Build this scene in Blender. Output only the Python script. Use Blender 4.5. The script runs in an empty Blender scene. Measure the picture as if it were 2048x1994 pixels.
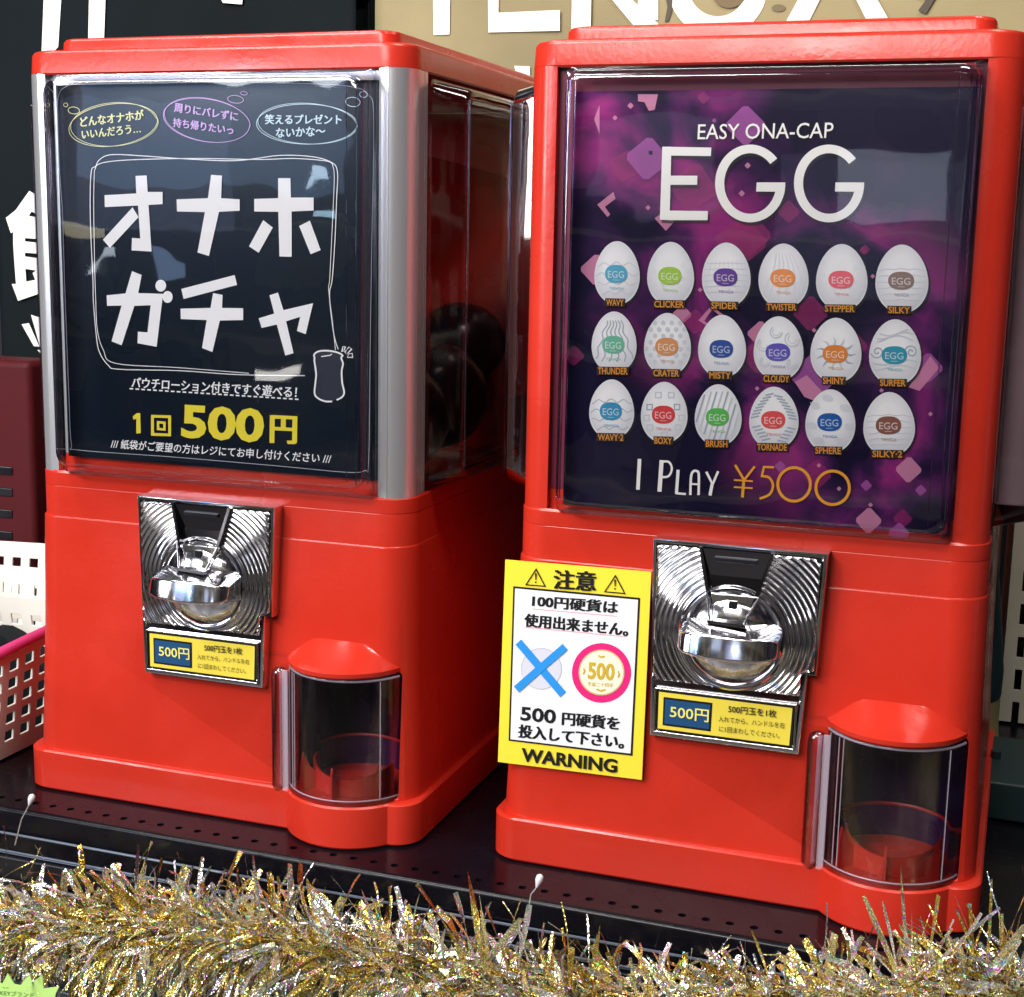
import bpy, bmesh, math, random
from mathutils import Vector, Matrix
R = math.radians
sc = bpy.context.scene
COL = sc.collection

# ------------------------------------------------------------------ camera
F_PX, W_PX, H_PX = 2929.34, 2048.0, 1994.0
CAM = Vector((0.5391, -0.8968, 0.4242))
PITCH, ROLL, YAW = 0.1791, 0.0201, 0.3358
fw = Vector((-math.sin(YAW)*math.cos(PITCH), math.cos(YAW)*math.cos(PITCH), -math.sin(PITCH)))
rt0 = Vector((math.cos(YAW), math.sin(YAW), 0)); up0 = rt0.cross(fw)
rt = rt0*math.cos(ROLL)+up0*math.sin(ROLL); up = -rt0*math.sin(ROLL)+up0*math.cos(ROLL)
cd = bpy.data.cameras.new('camera'); cam = bpy.data.objects.new('camera', cd); COL.objects.link(cam)
cd.sensor_fit = 'HORIZONTAL'; cd.sensor_width = 36; cd.lens = F_PX/W_PX*36
cd.clip_start = .01; cd.clip_end = 100
m3 = Matrix((rt, up, -fw)).transposed()
cam.matrix_world = Matrix.Translation(CAM) @ m3.to_4x4()
sc.camera = cam

# ------------------------------------------------------------------ world: the dim, mottled shop around
w = bpy.data.worlds.new('World'); sc.world = w; w.use_nodes = True
nt = w.node_tree; nt.nodes.clear()
N = nt.nodes.new; L = nt.links.new
out = N('ShaderNodeOutputWorld'); bg = N('ShaderNodeBackground'); L(bg.outputs[0], out.inputs[0])
tc = N('ShaderNodeTexCoord'); mp = N('ShaderNodeMapping'); mp.inputs['Scale'].default_value = (5.5, 5.5, 4.0)
L(tc.outputs['Generated'], mp.inputs[0])
no = N('ShaderNodeTexNoise'); no.inputs['Scale'].default_value = 1.0; no.inputs['Detail'].default_value = 4
no.inputs['Roughness'].default_value = .65
L(mp.outputs[0], no.inputs['Vector'])
cr = N('ShaderNodeValToRGB'); L(no.outputs['Fac'], cr.inputs[0])
e = cr.color_ramp.elements
e[0].position = .40; e[0].color = (.018, .018, .035, 1)
e[1].position = .74; e[1].color = (2.2, 2.3, 2.6, 1)
a = e.new(.52); a.color = (.075, .065, .09, 1)
a = e.new(.60); a.color = (.30, .25, .24, 1)
L(cr.outputs[0], bg.inputs[0]); bg.inputs[1].default_value = .24

# ------------------------------------------------------------------ overhead shop lamps, and unseen lamps added for fill and reflections
def area(name, loc, aim, sx, sy, power, color=(1, 1, 1)):
    d = bpy.data.lights.new(name, 'AREA'); d.shape = 'RECTANGLE'; d.size = sx; d.size_y = sy
    d.energy = power; d.color = color
    o = bpy.data.objects.new(name, d); COL.objects.link(o); o.location = loc
    o.rotation_euler = (Vector(aim)-Vector(loc)).to_track_quat('-Z', 'Y').to_euler()
    return o
area('overhead_lamp', (-.85, -1.25, 1.8), (.1, 0, .3), 1.5, .14, 18, (1, .97, .93))
area('overhead_lamp', (-.70, -2.2, 1.95), (.15, 0, .3), 1.6, .14, 42, (1, .97, .93))
area('overhead_lamp', (-.35, -.45, 1.6), (.15, -.08, -.05), .9, .10, 10, (1, .97, .95))
area('overhead_lamp', (.1, 1.0, 2.2), (.1, .6, .6), 1.4, .3, 20, (1, .96, .9))
area('overhead_lamp', (.95, -.45, 2.1), (.6, .45, .1), .8, .2, 16, (1, .96, .9))
area('lid_sheen_lamp', (-1.50, -2.6, 1.00), (0, 0, .5), .62, .40, 14, (.86, .92, 1))  # unseen soft lamp, set where the left lid mirrors it as sheen
area('front_fill_lamp', (-.02, -2.5, 1.40), (.1, 0, .2), .9, .34, 20, (1, .95, .92))  # unseen fill lamp, added to brighten the machine fronts
area('front_fill_lamp', (-2.6, -2.3, .78), (.1, 0, .3), .7, .7, 22, (1, .95, .93))  # second added fill lamp, low at far left, brightens the cards
area('overhead_lamp', (.0, -2.75, 2.0), (.0, -3.4, .3), 2.6, .2, 26, (1, .96, .92))  # extra unseen lamp, added to light the opposite shelves that get reflected
for x_, z_, sz, pw, col_ in ((-1.31, 0.57, 0.05, 0.1, (0.6, 0.8, 1)),
        (-1.28, 0.47, 0.04, 0.05, (0.5, 0.8, 1)),
        (-1.97, 0.32, 0.05, 0.06, (0.8, 0.9, 1)),
        (-1.77, 0.31, 0.1, 0.1, (0.4, 0.6, 1)),
        (-1.41, 0.05, 0.12, 0.16, (1, 0.97, 0.92)),
        (-1.81, 0.59, 0.5, 0.6, (0.45, 0.55, 0.9)),
        (-1.61, 0.78, 0.7, 2.2, (0.35, 0.6, 1)),
        (-2.04, 0.41, 0.06, 0.04, (1, 0.9, 0.6)),
        (0.21, 0.56, 0.22, 0.3, (0.7, 0.8, 1)),
        (0.17, 0.45, 0.45, 0.35, (0.4, 0.45, 0.7)),
        (-0.37, 0.6, 0.3, 0.2, (0.5, 0.6, 0.8))):
    area('cover_glint_lamp', (x_, -2.75, z_), (.15, 0, .38), sz, sz*(.22 if abs(sz-.12) < .001 else .7), pw, col_)  # unseen lamps added so glints and blue patches reflect in the covers
sc.view_settings.view_transform = 'Standard'; sc.view_settings.look = 'None'
sc.view_settings.exposure = 0.12; sc.view_settings.gamma = 1
sc.cycles.max_bounces = 12; sc.cycles.transparent_max_bounces = 24
sc.cycles.caustics_reflective = False; sc.cycles.caustics_refractive = False

# ------------------------------------------------------------------ materials
def lin(c): return tuple(((v/255)/12.92 if v/255 <= .04045 else ((v/255+.055)/1.055)**2.4) for v in c)
def principled(name, col, rough=.5, metal=0., spec=.5, coat=0.):
    m = bpy.data.materials.new(name); m.use_nodes = True
    b = m.node_tree.nodes['Principled BSDF']
    b.inputs['Base Color'].default_value = (*col, 1); b.inputs['Roughness'].default_value = rough
    b.inputs['Metallic'].default_value = metal; b.inputs['Specular IOR Level'].default_value = spec
    b.inputs['Coat Weight'].default_value = coat
    return m, b
def textured(m, b, scale, amount, rough_var=.0, bump=.0, bscale=200):
    """real wear and grain: mottled base colour, roughness and a fine relief"""
    t = m.node_tree; n = t.nodes.new; l = t.links.new
    tc = n('ShaderNodeTexCoord'); nz = n('ShaderNodeTexNoise'); nz.inputs['Scale'].default_value = scale
    nz.inputs['Detail'].default_value = 5; l(tc.outputs['Object'], nz.inputs['Vector'])
    if amount:
        mx = n('ShaderNodeMix'); mx.data_type = 'RGBA'; mx.blend_type = 'MULTIPLY'
        mx.inputs[0].default_value = amount; mx.inputs[6].default_value = b.inputs['Base Color'].default_value[:]
        r = n('ShaderNodeMapRange'); r.inputs[1].default_value = .3; r.inputs[2].default_value = .7
        r.inputs[3].default_value = .4; r.inputs[4].default_value = 1.25
        l(nz.outputs['Fac'], r.inputs[0]); l(r.outputs[0], mx.inputs[7]); l(mx.outputs[2], b.inputs['Base Color'])
    if rough_var:
        r2 = n('ShaderNodeMapRange'); r0 = b.inputs['Roughness'].default_value
        r2.inputs[1].default_value = .3; r2.inputs[2].default_value = .7
        r2.inputs[3].default_value = max(.02, r0-rough_var); r2.inputs[4].default_value = r0+rough_var
        l(nz.outputs['Fac'], r2.inputs[0]); l(r2.outputs[0], b.inputs['Roughness'])
    if bump:
        n2 = n('ShaderNodeTexNoise'); n2.inputs['Scale'].default_value = bscale; l(tc.outputs['Object'], n2.inputs['Vector'])
        bp = n('ShaderNodeBump'); bp.inputs['Strength'].default_value = bump; bp.inputs['Distance'].default_value = .001
        l(n2.outputs['Fac'], bp.inputs['Height']); l(bp.outputs[0], b.inputs['Normal'])
    return m
M = {}
m, b = principled('red_plastic', (.58, .030, .015), .25, 0, .5); M['red'] = textured(m, b, 11, .17, .11, .12, 260)
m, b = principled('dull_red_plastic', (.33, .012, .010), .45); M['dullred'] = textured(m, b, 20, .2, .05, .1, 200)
m, b = principled('dark_red_enamel', (.075, .004, .007), .6, 0, .25); M['cabred'] = textured(m, b, 20, .2, .05, .1, 200)
m, b = principled('silver_aluminium', (.74, .75, .78), .26, .72, .6)
t = m.node_tree; tcn = t.nodes.new('ShaderNodeTexCoord'); mpn = t.nodes.new('ShaderNodeMapping'); nzn = t.nodes.new('ShaderNodeTexNoise')
mpn.inputs['Scale'].default_value = (900, 900, 4); t.links.new(tcn.outputs['Object'], mpn.inputs[0]); t.links.new(mpn.outputs[0], nzn.inputs['Vector'])
bpn = t.nodes.new('ShaderNodeBump'); bpn.inputs['Strength'].default_value = .06; bpn.inputs['Distance'].default_value = .001
t.links.new(nzn.outputs['Fac'], bpn.inputs['Height']); t.links.new(bpn.outputs[0], b.inputs['Normal']); M['silver'] = m
m, b = principled('chrome', (.80, .80, .83), .10, 1); M['chrome'] = textured(m, b, 30, .0, .03, .05, 90)
m, b = principled('dark_chrome', (.20, .20, .22), .12, 1); M['dchrome'] = m
m, b = principled('black_plastic', (.008, .008, .012), .3); M['black'] = textured(m, b, 30, .2, .08)
m, b = principled('black_enamel', (.004, .004, .007), .24, 0, .22); M['enamel'] = textured(m, b, 40, .3, .08, .1, 300)
m, b = principled('white_plastic', (.86, .83, .76), .4); M['white'] = textured(m, b, 20, .12, .05)
m, b = principled('pink_plastic', (.80, .06, .24), .35); M['pink'] = textured(m, b, 20, .1)
m, b = principled('cream_steel', (.68, .65, .52), .4); M['cream'] = textured(m, b, 16, .15, .05)
m, b = principled('dark_teal', (.012, .035, .038), .5); M['teal'] = textured(m, b, 12, .3)
m, b = principled('khaki_card', (.36, .30, .13), .5); M['khaki'] = textured(m, b, 6, .2)
m, b = principled('grey_acrylic', (.10, .12, .16), .15); M['greyac'] = m
m, b = principled('paper_white', (.74, .74, .76), .7); M['paper'] = textured(m, b, 10, .1)
m, b = principled('plum_plastic', (.16, .012, .04), .35); M['purple'] = textured(m, b, 20, .2)
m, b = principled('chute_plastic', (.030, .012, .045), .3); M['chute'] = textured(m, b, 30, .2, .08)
def flat(name, rgb, rough=.6):
    m, b = principled(name, lin(rgb), rough, 0, .3); return m
INK = {}
def ink(rgb):
    k = tuple(rgb)
    if k not in INK: INK[k] = flat('ink_%d_%d_%d' % k, rgb)
    return INK[k]
def glassy(name, tint, strength=1.0, rough=.02, base=0.0, bump=0.):
    """thin clear moulded plastic sheet"""
    m = bpy.data.materials.new(name); m.use_nodes = True; t = m.node_tree; t.nodes.clear()
    n = t.nodes.new; l = t.links.new
    o = n('ShaderNodeOutputMaterial'); mx = n('ShaderNodeMixShader'); tr = n('ShaderNodeBsdfTransparent'); gl = n('ShaderNodeBsdfGlossy')
    tr.inputs[0].default_value = (*tint, 1); gl.inputs['Roughness'].default_value = rough
    fr = n('ShaderNodeFresnel'); fr.inputs[0].default_value = 1.5
    ma = n('ShaderNodeMath'); ma.operation = 'MULTIPLY_ADD'; ma.inputs[1].default_value = strength; ma.inputs[2].default_value = base
    ma.use_clamp = True
    l(fr.outputs[0], ma.inputs[0]); l(ma.outputs[0], mx.inputs[0]); l(tr.outputs[0], mx.inputs[1]); l(gl.outputs[0], mx.inputs[2]); l(mx.outputs[0], o.inputs[0])
    if bump:
        tcc = n('ShaderNodeTexCoord'); nz = n('ShaderNodeTexNoise'); nz.inputs['Scale'].default_value = 9; l(tcc.outputs['Object'], nz.inputs['Vector'])
        bp = n('ShaderNodeBump'); bp.inputs['Strength'].default_value = bump; bp.inputs['Distance'].default_value = .01
        l(nz.outputs['Fac'], bp.inputs['Height']); l(bp.outputs[0], gl.inputs['Normal']); l(bp.outputs[0], fr.inputs['Normal'])
    return m
M['clear'] = glassy('clear_plastic', (.985, .985, .99), .9, .02, .0, .10)
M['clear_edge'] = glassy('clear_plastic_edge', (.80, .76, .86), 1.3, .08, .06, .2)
M['clear_side'] = glassy('clear_side_plastic', (.80, .66, .70), 1.4, .04, .03, .15)
M['clear_grip'] = glassy('clear_grip_plastic', (.96, .92, .99), .9, .12, .09, .2)
M['clear_door'] = glassy('clear_door_plastic', (.92, .86, .99), .8, .16, .085, .2)
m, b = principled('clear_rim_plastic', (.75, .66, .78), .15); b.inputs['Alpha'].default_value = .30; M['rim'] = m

# ------------------------------------------------------------------ mesh helpers
def tag(o, label=None, cat=None, group=None, kind=None):
    if label: o['label'] = label
    if cat: o['category'] = cat
    if group: o['group'] = group
    if kind: o['kind'] = kind
    return o
class MB:
    def __init__(s): s.v = []; s.f = []; s.m = []; s.mats = []
    def mi(s, mat):
        if mat not in s.mats: s.mats.append(mat)
        return s.mats.index(mat)
    def add(s, vs, fs, mat):
        b = len(s.v); k = s.mi(mat); s.v += [tuple(v) for v in vs]
        for f in fs: s.f.append([i+b for i in f]); s.m.append(k)
    def poly(s, vs, mat): s.add(vs, [list(range(len(vs)))], mat)
    def loft(s, loops, mat, cap0=True, cap1=True, closed=True):
        n = len(loops[0]); vs = [p for l in loops for p in l]; fs = []
        for k in range(len(loops)-1):
            for i in range(n if closed else n-1):
                j = (i+1) % n; fs.append([k*n+i, k*n+j, (k+1)*n+j, (k+1)*n+i])
        if cap0: fs.append(list(range(n))[::-1])
        if cap1: fs.append([(len(loops)-1)*n+i for i in range(n)])
        s.add(vs, fs, mat)
    def box(s, x0, x1, y0, y1, z0, z1, mat, bev=0.):
        bm = bmesh.new(); bmesh.ops.create_cube(bm, size=1)
        for v in bm.verts: v.co = ((x0+x1)/2+v.co.x*(x1-x0), (y0+y1)/2+v.co.y*(y1-y0), (z0+z1)/2+v.co.z*(z1-z0))
        if bev: bmesh.ops.bevel(bm, geom=bm.edges[:], offset=bev, segments=3, affect='EDGES', profile=.5)
        bm.verts.ensure_lookup_table(); bm.verts.index_update()
        s.add([v.co[:] for v in bm.verts], [[v.index for v in f.verts] for f in bm.faces], mat); bm.free()
    def tube(s, pts, r, mat, n=8, caps=True):
        pts = [Vector(p) for p in pts]; loops = []
        for i, p in enumerate(pts):
            d = (pts[min(i+1, len(pts)-1)]-pts[max(i-1, 0)]).normalized()
            a = d.orthogonal().normalized() if i == 0 else (a-d*a.dot(d)).normalized()
            b2 = d.cross(a); rr_ = r[i] if isinstance(r, (list, tuple)) else r
            loops.append([p+(a*math.cos(t)+b2*math.sin(t))*rr_ for t in [2*math.pi*k/n for k in range(n)]])
        s.loft(loops, mat, caps, caps)
    def build(s, name, parent=None, smooth=35, loc=None):
        me = bpy.data.meshes.new(name); me.from_pydata(s.v, [], s.f)
        for mt in s.mats: me.materials.append(mt)
        me.polygons.foreach_set('material_index', s.m); me.update()
        if smooth:
            me.polygons.foreach_set('use_smooth', [True]*len(me.polygons)); me.set_sharp_from_angle(angle=R(smooth))
        o = bpy.data.objects.new(name, me); COL.objects.link(o)
        if smooth:
            wn = o.modifiers.new('normals', 'WEIGHTED_NORMAL'); wn.keep_sharp = True; wn.weight = 80
        if parent: o.parent = parent
        if loc: o.location = loc
        return o
def fixnormals(o):
    bm = bmesh.new(); bm.from_mesh(o.data); bmesh.ops.recalc_face_normals(bm, faces=bm.faces[:]); bm.to_mesh(o.data); bm.free()
    o.data.set_sharp_from_angle(angle=R(35)); return o
def rr(x0, x1, y0, y1, r, n=7):
    """rounded rectangle, counter-clockwise from front-left corner"""
    p = []
    for cx, cy, a0 in ((x0+r, y0+r, 180), (x1-r, y0+r, 270), (x1-r, y1-r, 0), (x0+r, y1-r, 90)):
        for k in range(n):
            a = R(a0+90*k/(n-1)); p.append((cx+r*math.cos(a), cy+r*math.sin(a)))
    return p
def at_z(p, z): return [(x, y, z) for x, y in p]
def at_y(p, y): return [(x, y, z) for x, z in p]
def at_x(p, x): return [(x, y, z) for y, z in p]
def empty(name, loc):
    o = bpy.data.objects.new(name, None); COL.objects.link(o); o.location = loc; o.empty_display_size = .02; return o

# a point of the photograph laid on a real plane of the scene (used only to read dimensions off the photograph)
def ray(x, y): return fw+rt*((x-W_PX/2)/F_PX)-up*((y-H_PX/2)/F_PX)
def on_y(org, x, y, Y):
    d = ray(x, y); t = (org[1]+Y-CAM.y)/d.y; p = CAM+d*t; return Vector((p.x-org[0], Y, p.z-org[2]))
def on_x(org, x, y, X):
    d = ray(x, y); t = (org[0]+X-CAM.x)/d.x; p = CAM+d*t; return Vector((X, p.y-org[1], p.z-org[2]))

PRINT_N = [0]
class Print(MB):
    """flat print on a plane facing the front"""
    def __init__(s, org, Y, o=(0, 0), k=1.):
        super().__init__(); s.org = org; s.Y = Y; s.o = o; s.k = k
    def frame(s, o, k): s.o = o; s.k = k; return s
    def P(s, q, lay=1):
        p = on_y(s.org, s.o[0]+q[0]*s.k, s.o[1]+q[1]*s.k, s.Y); return Vector((p.x, s.Y-lay*.0005-(PRINT_N[0] % 12)*.00001, p.z))
    def pg(s, pts, mat, lay=1): PRINT_N[0] += 1; s.poly([s.P(q, lay) for q in pts], mat)
    def ribbon(s, pts, wd, mat, lay=1, closed=False):
        """stroke of width wd (in zoomed pixels)"""
        PRINT_N[0] += 1
        pts = [Vector(q) for q in pts]; n = len(pts); vs = []
        for i, p in enumerate(pts):
            a_ = pts[(i-1) % n] if (i or closed) else p; b_ = pts[(i+1) % n] if (i < n-1 or closed) else p
            d = (b_-a_); d = d.normalized() if d.length > 1e-6 else Vector((1, 0)); nn = Vector((-d.y, d.x))
            if 0 < i < n-1 or closed:
                d1 = (p-a_).normalized(); c = max(.45, abs(nn.dot(Vector((-d1.y, d1.x))))); nn /= c
            ww = wd[i] if isinstance(wd, (list, tuple)) else wd
            vs += [s.P(p+nn*ww/2, lay), s.P(p-nn*ww/2, lay)]
        fs = [[2*i, 2*i+1, 2*((i+1) % n)+1, 2*((i+1) % n)] for i in range(n if closed else n-1)]
        s.add(vs, fs, mat)
    def ell(s, c, rx, ry, mat, lay=1, rot=0, n=28):
        s.pg([(c[0]+rx*math.cos(a)*math.cos(rot)-ry*math.sin(a)*math.sin(rot), c[1]+rx*math.cos(a)*math.sin(rot)+ry*math.sin(a)*math.cos(rot)) for a in [2*math.pi*i/n for i in range(n)]], mat, lay)
    def oval(s, c, rx, ry, wd, mat, lay=1, rot=0, n=40, jit=0, rnd=None, turns=1.):
        pts = []
        for i in range(int(n*turns)):
            a = 2*math.pi*i/n; q = 1+jit*math.sin(a*1.7+c[0])*.5
            x, y = rx*q*math.cos(a), ry*q*math.sin(a)
            pts.append((c[0]+x*math.cos(rot)-y*math.sin(rot), c[1]+x*math.sin(rot)+y*math.cos(rot)))
        s.ribbon(pts, wd, mat, lay, closed=(turns == 1.))
    def text(s, body, TL, TR, BL, mat, lay=2, bold=0.):
        if bold > .014 and any(ord(ch) > 0x3000 for ch in body):
            e_ = abs(BL[1]-TL[1])*bold*1.2
            for k, (dx, dy) in enumerate(((-e_, -e_*.4), (e_, -e_*.4), (-e_, e_*.4), (e_, e_*.4), (0, 0))):
                s.text(body, (TL[0]+dx, TL[1]+dy), (TR[0]+dx, TR[1]+dy), (BL[0]+dx, BL[1]+dy), mat, lay, 0.)
            return
        PRINT_N[0] += 1
        c = bpy.data.curves.new('t', 'FONT'); c.body = body; c.offset = bold; c.resolution_u = 3
        o = bpy.data.objects.new('t', c); COL.objects.link(o)
        dg = bpy.context.evaluated_depsgraph_get(); me = bpy.data.meshes.new_from_object(o.evaluated_get(dg))
        xs = [v.co.x for v in me.vertices]; ys = [v.co.y for v in me.vertices]
        if xs:
            x0, x1, y0, y1 = min(xs), max(xs), min(ys), max(ys)
            a, bb, cc = s.P(TL, lay), s.P(TR, lay), s.P(BL, lay)
            s.add([a+(bb-a)*((v.co.x-x0)/(x1-x0))+(cc-a)*((y1-v.co.y)/(y1-y0)) for v in me.vertices], [list(p.vertices) for p in me.polygons], mat)
        bpy.data.objects.remove(o); bpy.data.curves.remove(c); bpy.data.meshes.remove(me)
def smooth_pts(p, n=6, closed=False):
    q = []; m_ = len(p)
    rng = range(m_ if closed else m_-1)
    g = (lambda i: p[i % m_]) if closed else (lambda i: p[max(0, min(m_-1, i))])
    for i in rng:
        a_, b_, c_, d_ = g(i-1), g(i), g(i+1), g(i+2)
        for k in range(n):
            t_ = k/n
            q.append(tuple(.5*((2*b_[j])+(-a_[j]+c_[j])*t_+(2*a_[j]-5*b_[j]+4*c_[j]-d_[j])*t_*t_+(-a_[j]+3*b_[j]-3*c_[j]+d_[j])*t_**3) for j in (0, 1)))
    if not closed: q.append(tuple(p[-1]))
    return q

# ------------------------------------------------------------------ heights of the machine (metres)
ZR, ZB, ZT, ZL, ZL2, ZL3 = .0309, .2113, .2455, .5274, .5445, .5545
DEP = .36
CX, CY = .1035, .0174        # axis of the capsule outlet
RB, RD = .049, .046

def shell(half0, z0, half1, z1, r=.021, extra=.0):
    return [at_z(rr(-half0, half0, .15-half0, DEP-.15+half0, r), z0), at_z(rr(-half1, half1, .15-half1, DEP-.15+half1, r), z1)]
def ring_outline(h):
    y0 = .15-h; o = rr(-h, h, y0, DEP-.15+h, .019, 9)
    bump = RB-(.1618-h)
    half = math.sqrt(max(1e-6, bump**2-(CY-y0)**2))
    arc = [(CX+bump*math.cos(a), CY+bump*math.sin(a)) for a in
           [math.atan2(y0-CY, -half)+(math.atan2(y0-CY, half)-math.atan2(y0-CY, -half))*k/26 for k in range(27)]]
    # small fillets where the bulge meets the ring
    return [p for p in o[:9]]+arc+[p for p in o[9:] if p[0] < 1 and not (p[1] < y0+1e-5 and p[0] < CX+half)]
def boolean(a, cutter):
    md = a.modifiers.new('b', 'BOOLEAN'); md.operation = 'DIFFERENCE'; md.object = cutter; md.solver = 'EXACT'
    dg = bpy.context.evaluated_depsgraph_get(); me = bpy.data.meshes.new_from_object(a.evaluated_get(dg))
    a.modifiers.clear(); wn = a.modifiers.new('normals', 'WEIGHTED_NORMAL'); wn.keep_sharp = True; old = a.data; a.data = me; bpy.data.meshes.remove(old)
    cm = cutter.data; bpy.data.objects.remove(cutter); bpy.data.meshes.remove(cm)

def make_coin_mechanism(parent):
    mb = MB(); C = M['chrome']; yf = -.0135
    out_ = [(-.053, .2345), (.0575, .2345), (.0545, .156), (.0490, .156), (.0465, .1035), (-.0505, .1035)]
    out_ = out_[::-1]
    def inset(p, d):
        cx = sum(q[0] for q in p)/len(p); cz = sum(q[1] for q in p)/len(p); r_ = []
        n = len(p)
        for i in range(n):
            a_, b_, c_ = Vector(p[i-1]), Vector(p[i]), Vector(p[(i+1) % n])
            d1 = (b_-a_).normalized(); d2 = (c_-b_).normalized(); n1 = Vector((-d1.y, d1.x)); n2 = Vector((-d2.y, d2.x))
            nn = (n1+n2); nn = nn/max(.4, nn.dot(n1)); r_.append(tuple(b_+nn*d))
        return r_
    o0 = out_; o1 = inset(out_, .0012); o2 = inset(out_, .0026); o3 = inset(out_, .0036)
    mb.loft([at_y(o0, .004), at_y(o0, yf+.0012), at_y(inset(out_, .0004), yf+.0003), at_y(o1, yf), at_y(o2, yf), at_y(o3, yf+.0016)], C, True, True)
    plate = mb.build('coin_mechanism', parent, 25); fixnormals(plate)
    # concentric ridges round the knob
    g = MB(); zc = .1755; xc = .0008; zlo, zhi, xlo = .1420, .2310, -.0498
    nr, ns = 110, 168; r0, r1 = .0335, .088; vs = []; ins = []
    for i in range(nr+1):
        r_ = r0+(r1-r0)*i/nr
        for j in range(ns):
            a_ = 2*math.pi*j/ns; x = xc+r_*math.cos(a_); z = zc+r_*math.sin(a_)
            xhi = .0530 if z > .158 else .0450
            ok = xlo <= x <= xhi and zlo <= z <= zhi
            xcl = min(max(x, xlo), xhi); zcl = min(max(z, zlo), zhi)
            ins.append(ok); h = .0011*abs(math.sin((r_-r0)/.0035*math.pi)) if ok else 0
            vs.append((xcl, yf-.0002-h, zcl))
    fs = []
    for i in range(nr):
        for j in range(ns):
            q = [i*ns+j, i*ns+(j+1) % ns, (i+1)*ns+(j+1) % ns, (i+1)*ns+j]
            if sum(ins[k] for k in q) >= 1: fs.append(q[::-1])
    g.add(vs, fs, C); g.build('ridged_face', plate, 60)
    # knob: domed disc with a ring
    k = MB(); loops = []
    prof = [(.0345, -.0130), (.0342, -.0165), (.0330, -.0175), (.0322, -.0165), (.0316, -.0150), (.0308, -.0160), (.0285, -.0185), (.024, -.0212), (.018, -.0234), (.012, -.0248), (.006, -.0256), (.001, -.0258)]
    for r_, y_ in prof: loops.append([(xc+r_*math.cos(t_), y_, zc+r_*math.sin(t_)) for t_ in [2*math.pi*i/64 for i in range(64)]])
    k.loft(loops, C, False, True); kn = k.build('knob', plate, 40)
    fixnormals(kn)
    # grip bar
    h = MB(); loops = []; nseg = 22
    for i in range(nseg+1):
        u = -1+2*i/nseg; x = .0018+u*.0312; e_ = abs(u)**6; t_ = 1-.22*e_; c2 = u*u
        hb, hf = (.0130-.0008*c2)*t_, (.0074-.0010*c2)*t_*1.0
        zm = zc+.0006; yb, yfr = -.0170, -.0455+.0040*c2+.003*e_
        lo = zm-hb+.0008*c2; fl = zm-hf-.0004*(1-c2)
        sec = [(yb, lo), (yfr+.0035, fl-.0008), (yfr+.0006, fl), (yfr, fl+.0012), (yfr+.0024, zm+hf-.0016), (yfr+.0034, zm+hf), (yfr+.0060, zm+hf+.0006), (yb, zm+hb)]
        if i in (0, nseg):
            loops.append([(x-(1 if i else -1)*-.0008*0, yb+(y_-yb)*.93, zm+(z_-zm)*.9) for y_, z_ in sec])
        else: loops.append([(x, y_, z_) for y_, z_ in sec])
    h.loft(loops, C, True, True); hd = h.build('grip_bar', plate, 0); hd.data.polygons.foreach_set('use_smooth', [True]*len(hd.data.polygons)); fixnormals(hd)
    bv = hd.modifiers.new('soft_edge', 'BEVEL'); bv.width = .0009; bv.segments = 3; bv.limit_method = 'ANGLE'; bv.angle_limit = R(25); wn = hd.modifiers.new('normals', 'WEIGHTED_NORMAL')
    # coin chute: a tapering channel with raised rims, dark throat and slot
    c = MB()
    def chan(x0, z0, x1, z1, w_, y0, y1, mt=C):
        d = Vector((x1-x0, z1-z0)).normalized(); n_ = Vector((-d.y, d.x))*w_/2
        c.loft([[(x0-n_.x, y0, z0-n_.y), (x0+n_.x, y0, z0+n_.y), (x0+n_.x*.6, y1, z0+n_.y*.6), (x0-n_.x*.6, y1, z0-n_.y*.6)],
                [(x1-n_.x, y0, z1-n_.y), (x1+n_.x, y0, z1+n_.y), (x1+n_.x*.6, y1-.004, z1+n_.y*.6), (x1-n_.x*.6, y1-.004, z1-n_.y*.6)]], mt)
    chan(-.0212, .2325, -.0112, .1880, .0034, -.012, -.0180, M['dchrome']); chan(.0242, .2325, .0108, .1880, .0034, -.012, -.0180, M['dchrome'])
    chan(-.0128, .1880, .0124, .1880, .0034, -.012, -.0290)
    c.poly([(-.0205, -.0170, .2320), (-.0160, -.0150, .2150), (.0195, -.0150, .2150), (.0235, -.0170, .2320)], M['dchrome'])
    c.poly([(-.0160, -.0150, .2150), (-.0125, -.0158, .2045), (.0178, -.0158, .2045), (.0195, -.0150, .2150)], M['dchrome'])
    c.poly([(-.0125, -.0200, .2040), (-.0100, -.0215, .1890), (.0096, -.0215, .1890), (.0178, -.0200, .2040)], C)
    c.box(-.0120, .0150, -.0182, -.0150, .2245, .2272, M['black'], .0003)
    c.box(-.0010, .0045, -.0225, -.0190, .1940, .2010, M['black'], .0003)
    c.tube([(-.0125, -.0200, .2043), (.0175, -.0200, .2043)], .0007, C, 8)
    cc = c.build('coin_chute', plate, 30)
    e_ = MB(); e_.tube([(-.0146, -.0228, .2050), (-.0118, -.0262, .1890), (-.0106, -.0268, .1880), (.0086, -.0268, .1880), (.0100, -.0262, .1890), (.0176, -.0228, .2050)], .0008, C, 10); e_.build('chute_rim', plate, 60)
    # raised frame round the price label
    f = MB(); lz0, lz1, lx0, lx1 = .1065, .1368, -.0480, .0440
    for (x0, x1, z0, z1) in ((lx0, lx1, lz0, lz0+.0012), (lx0, lx1, lz1-.0012, lz1), (lx0, lx0+.0012, lz0, lz1), (lx1-.0012, lx1, lz0, lz1)):
        f.box(x0, x1, yf-.0016, yf+.001, z0, z1, C, .0004)
    f.build('label_frame', plate, 30)
    lab = MB(); yl = yf-.0004
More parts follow.
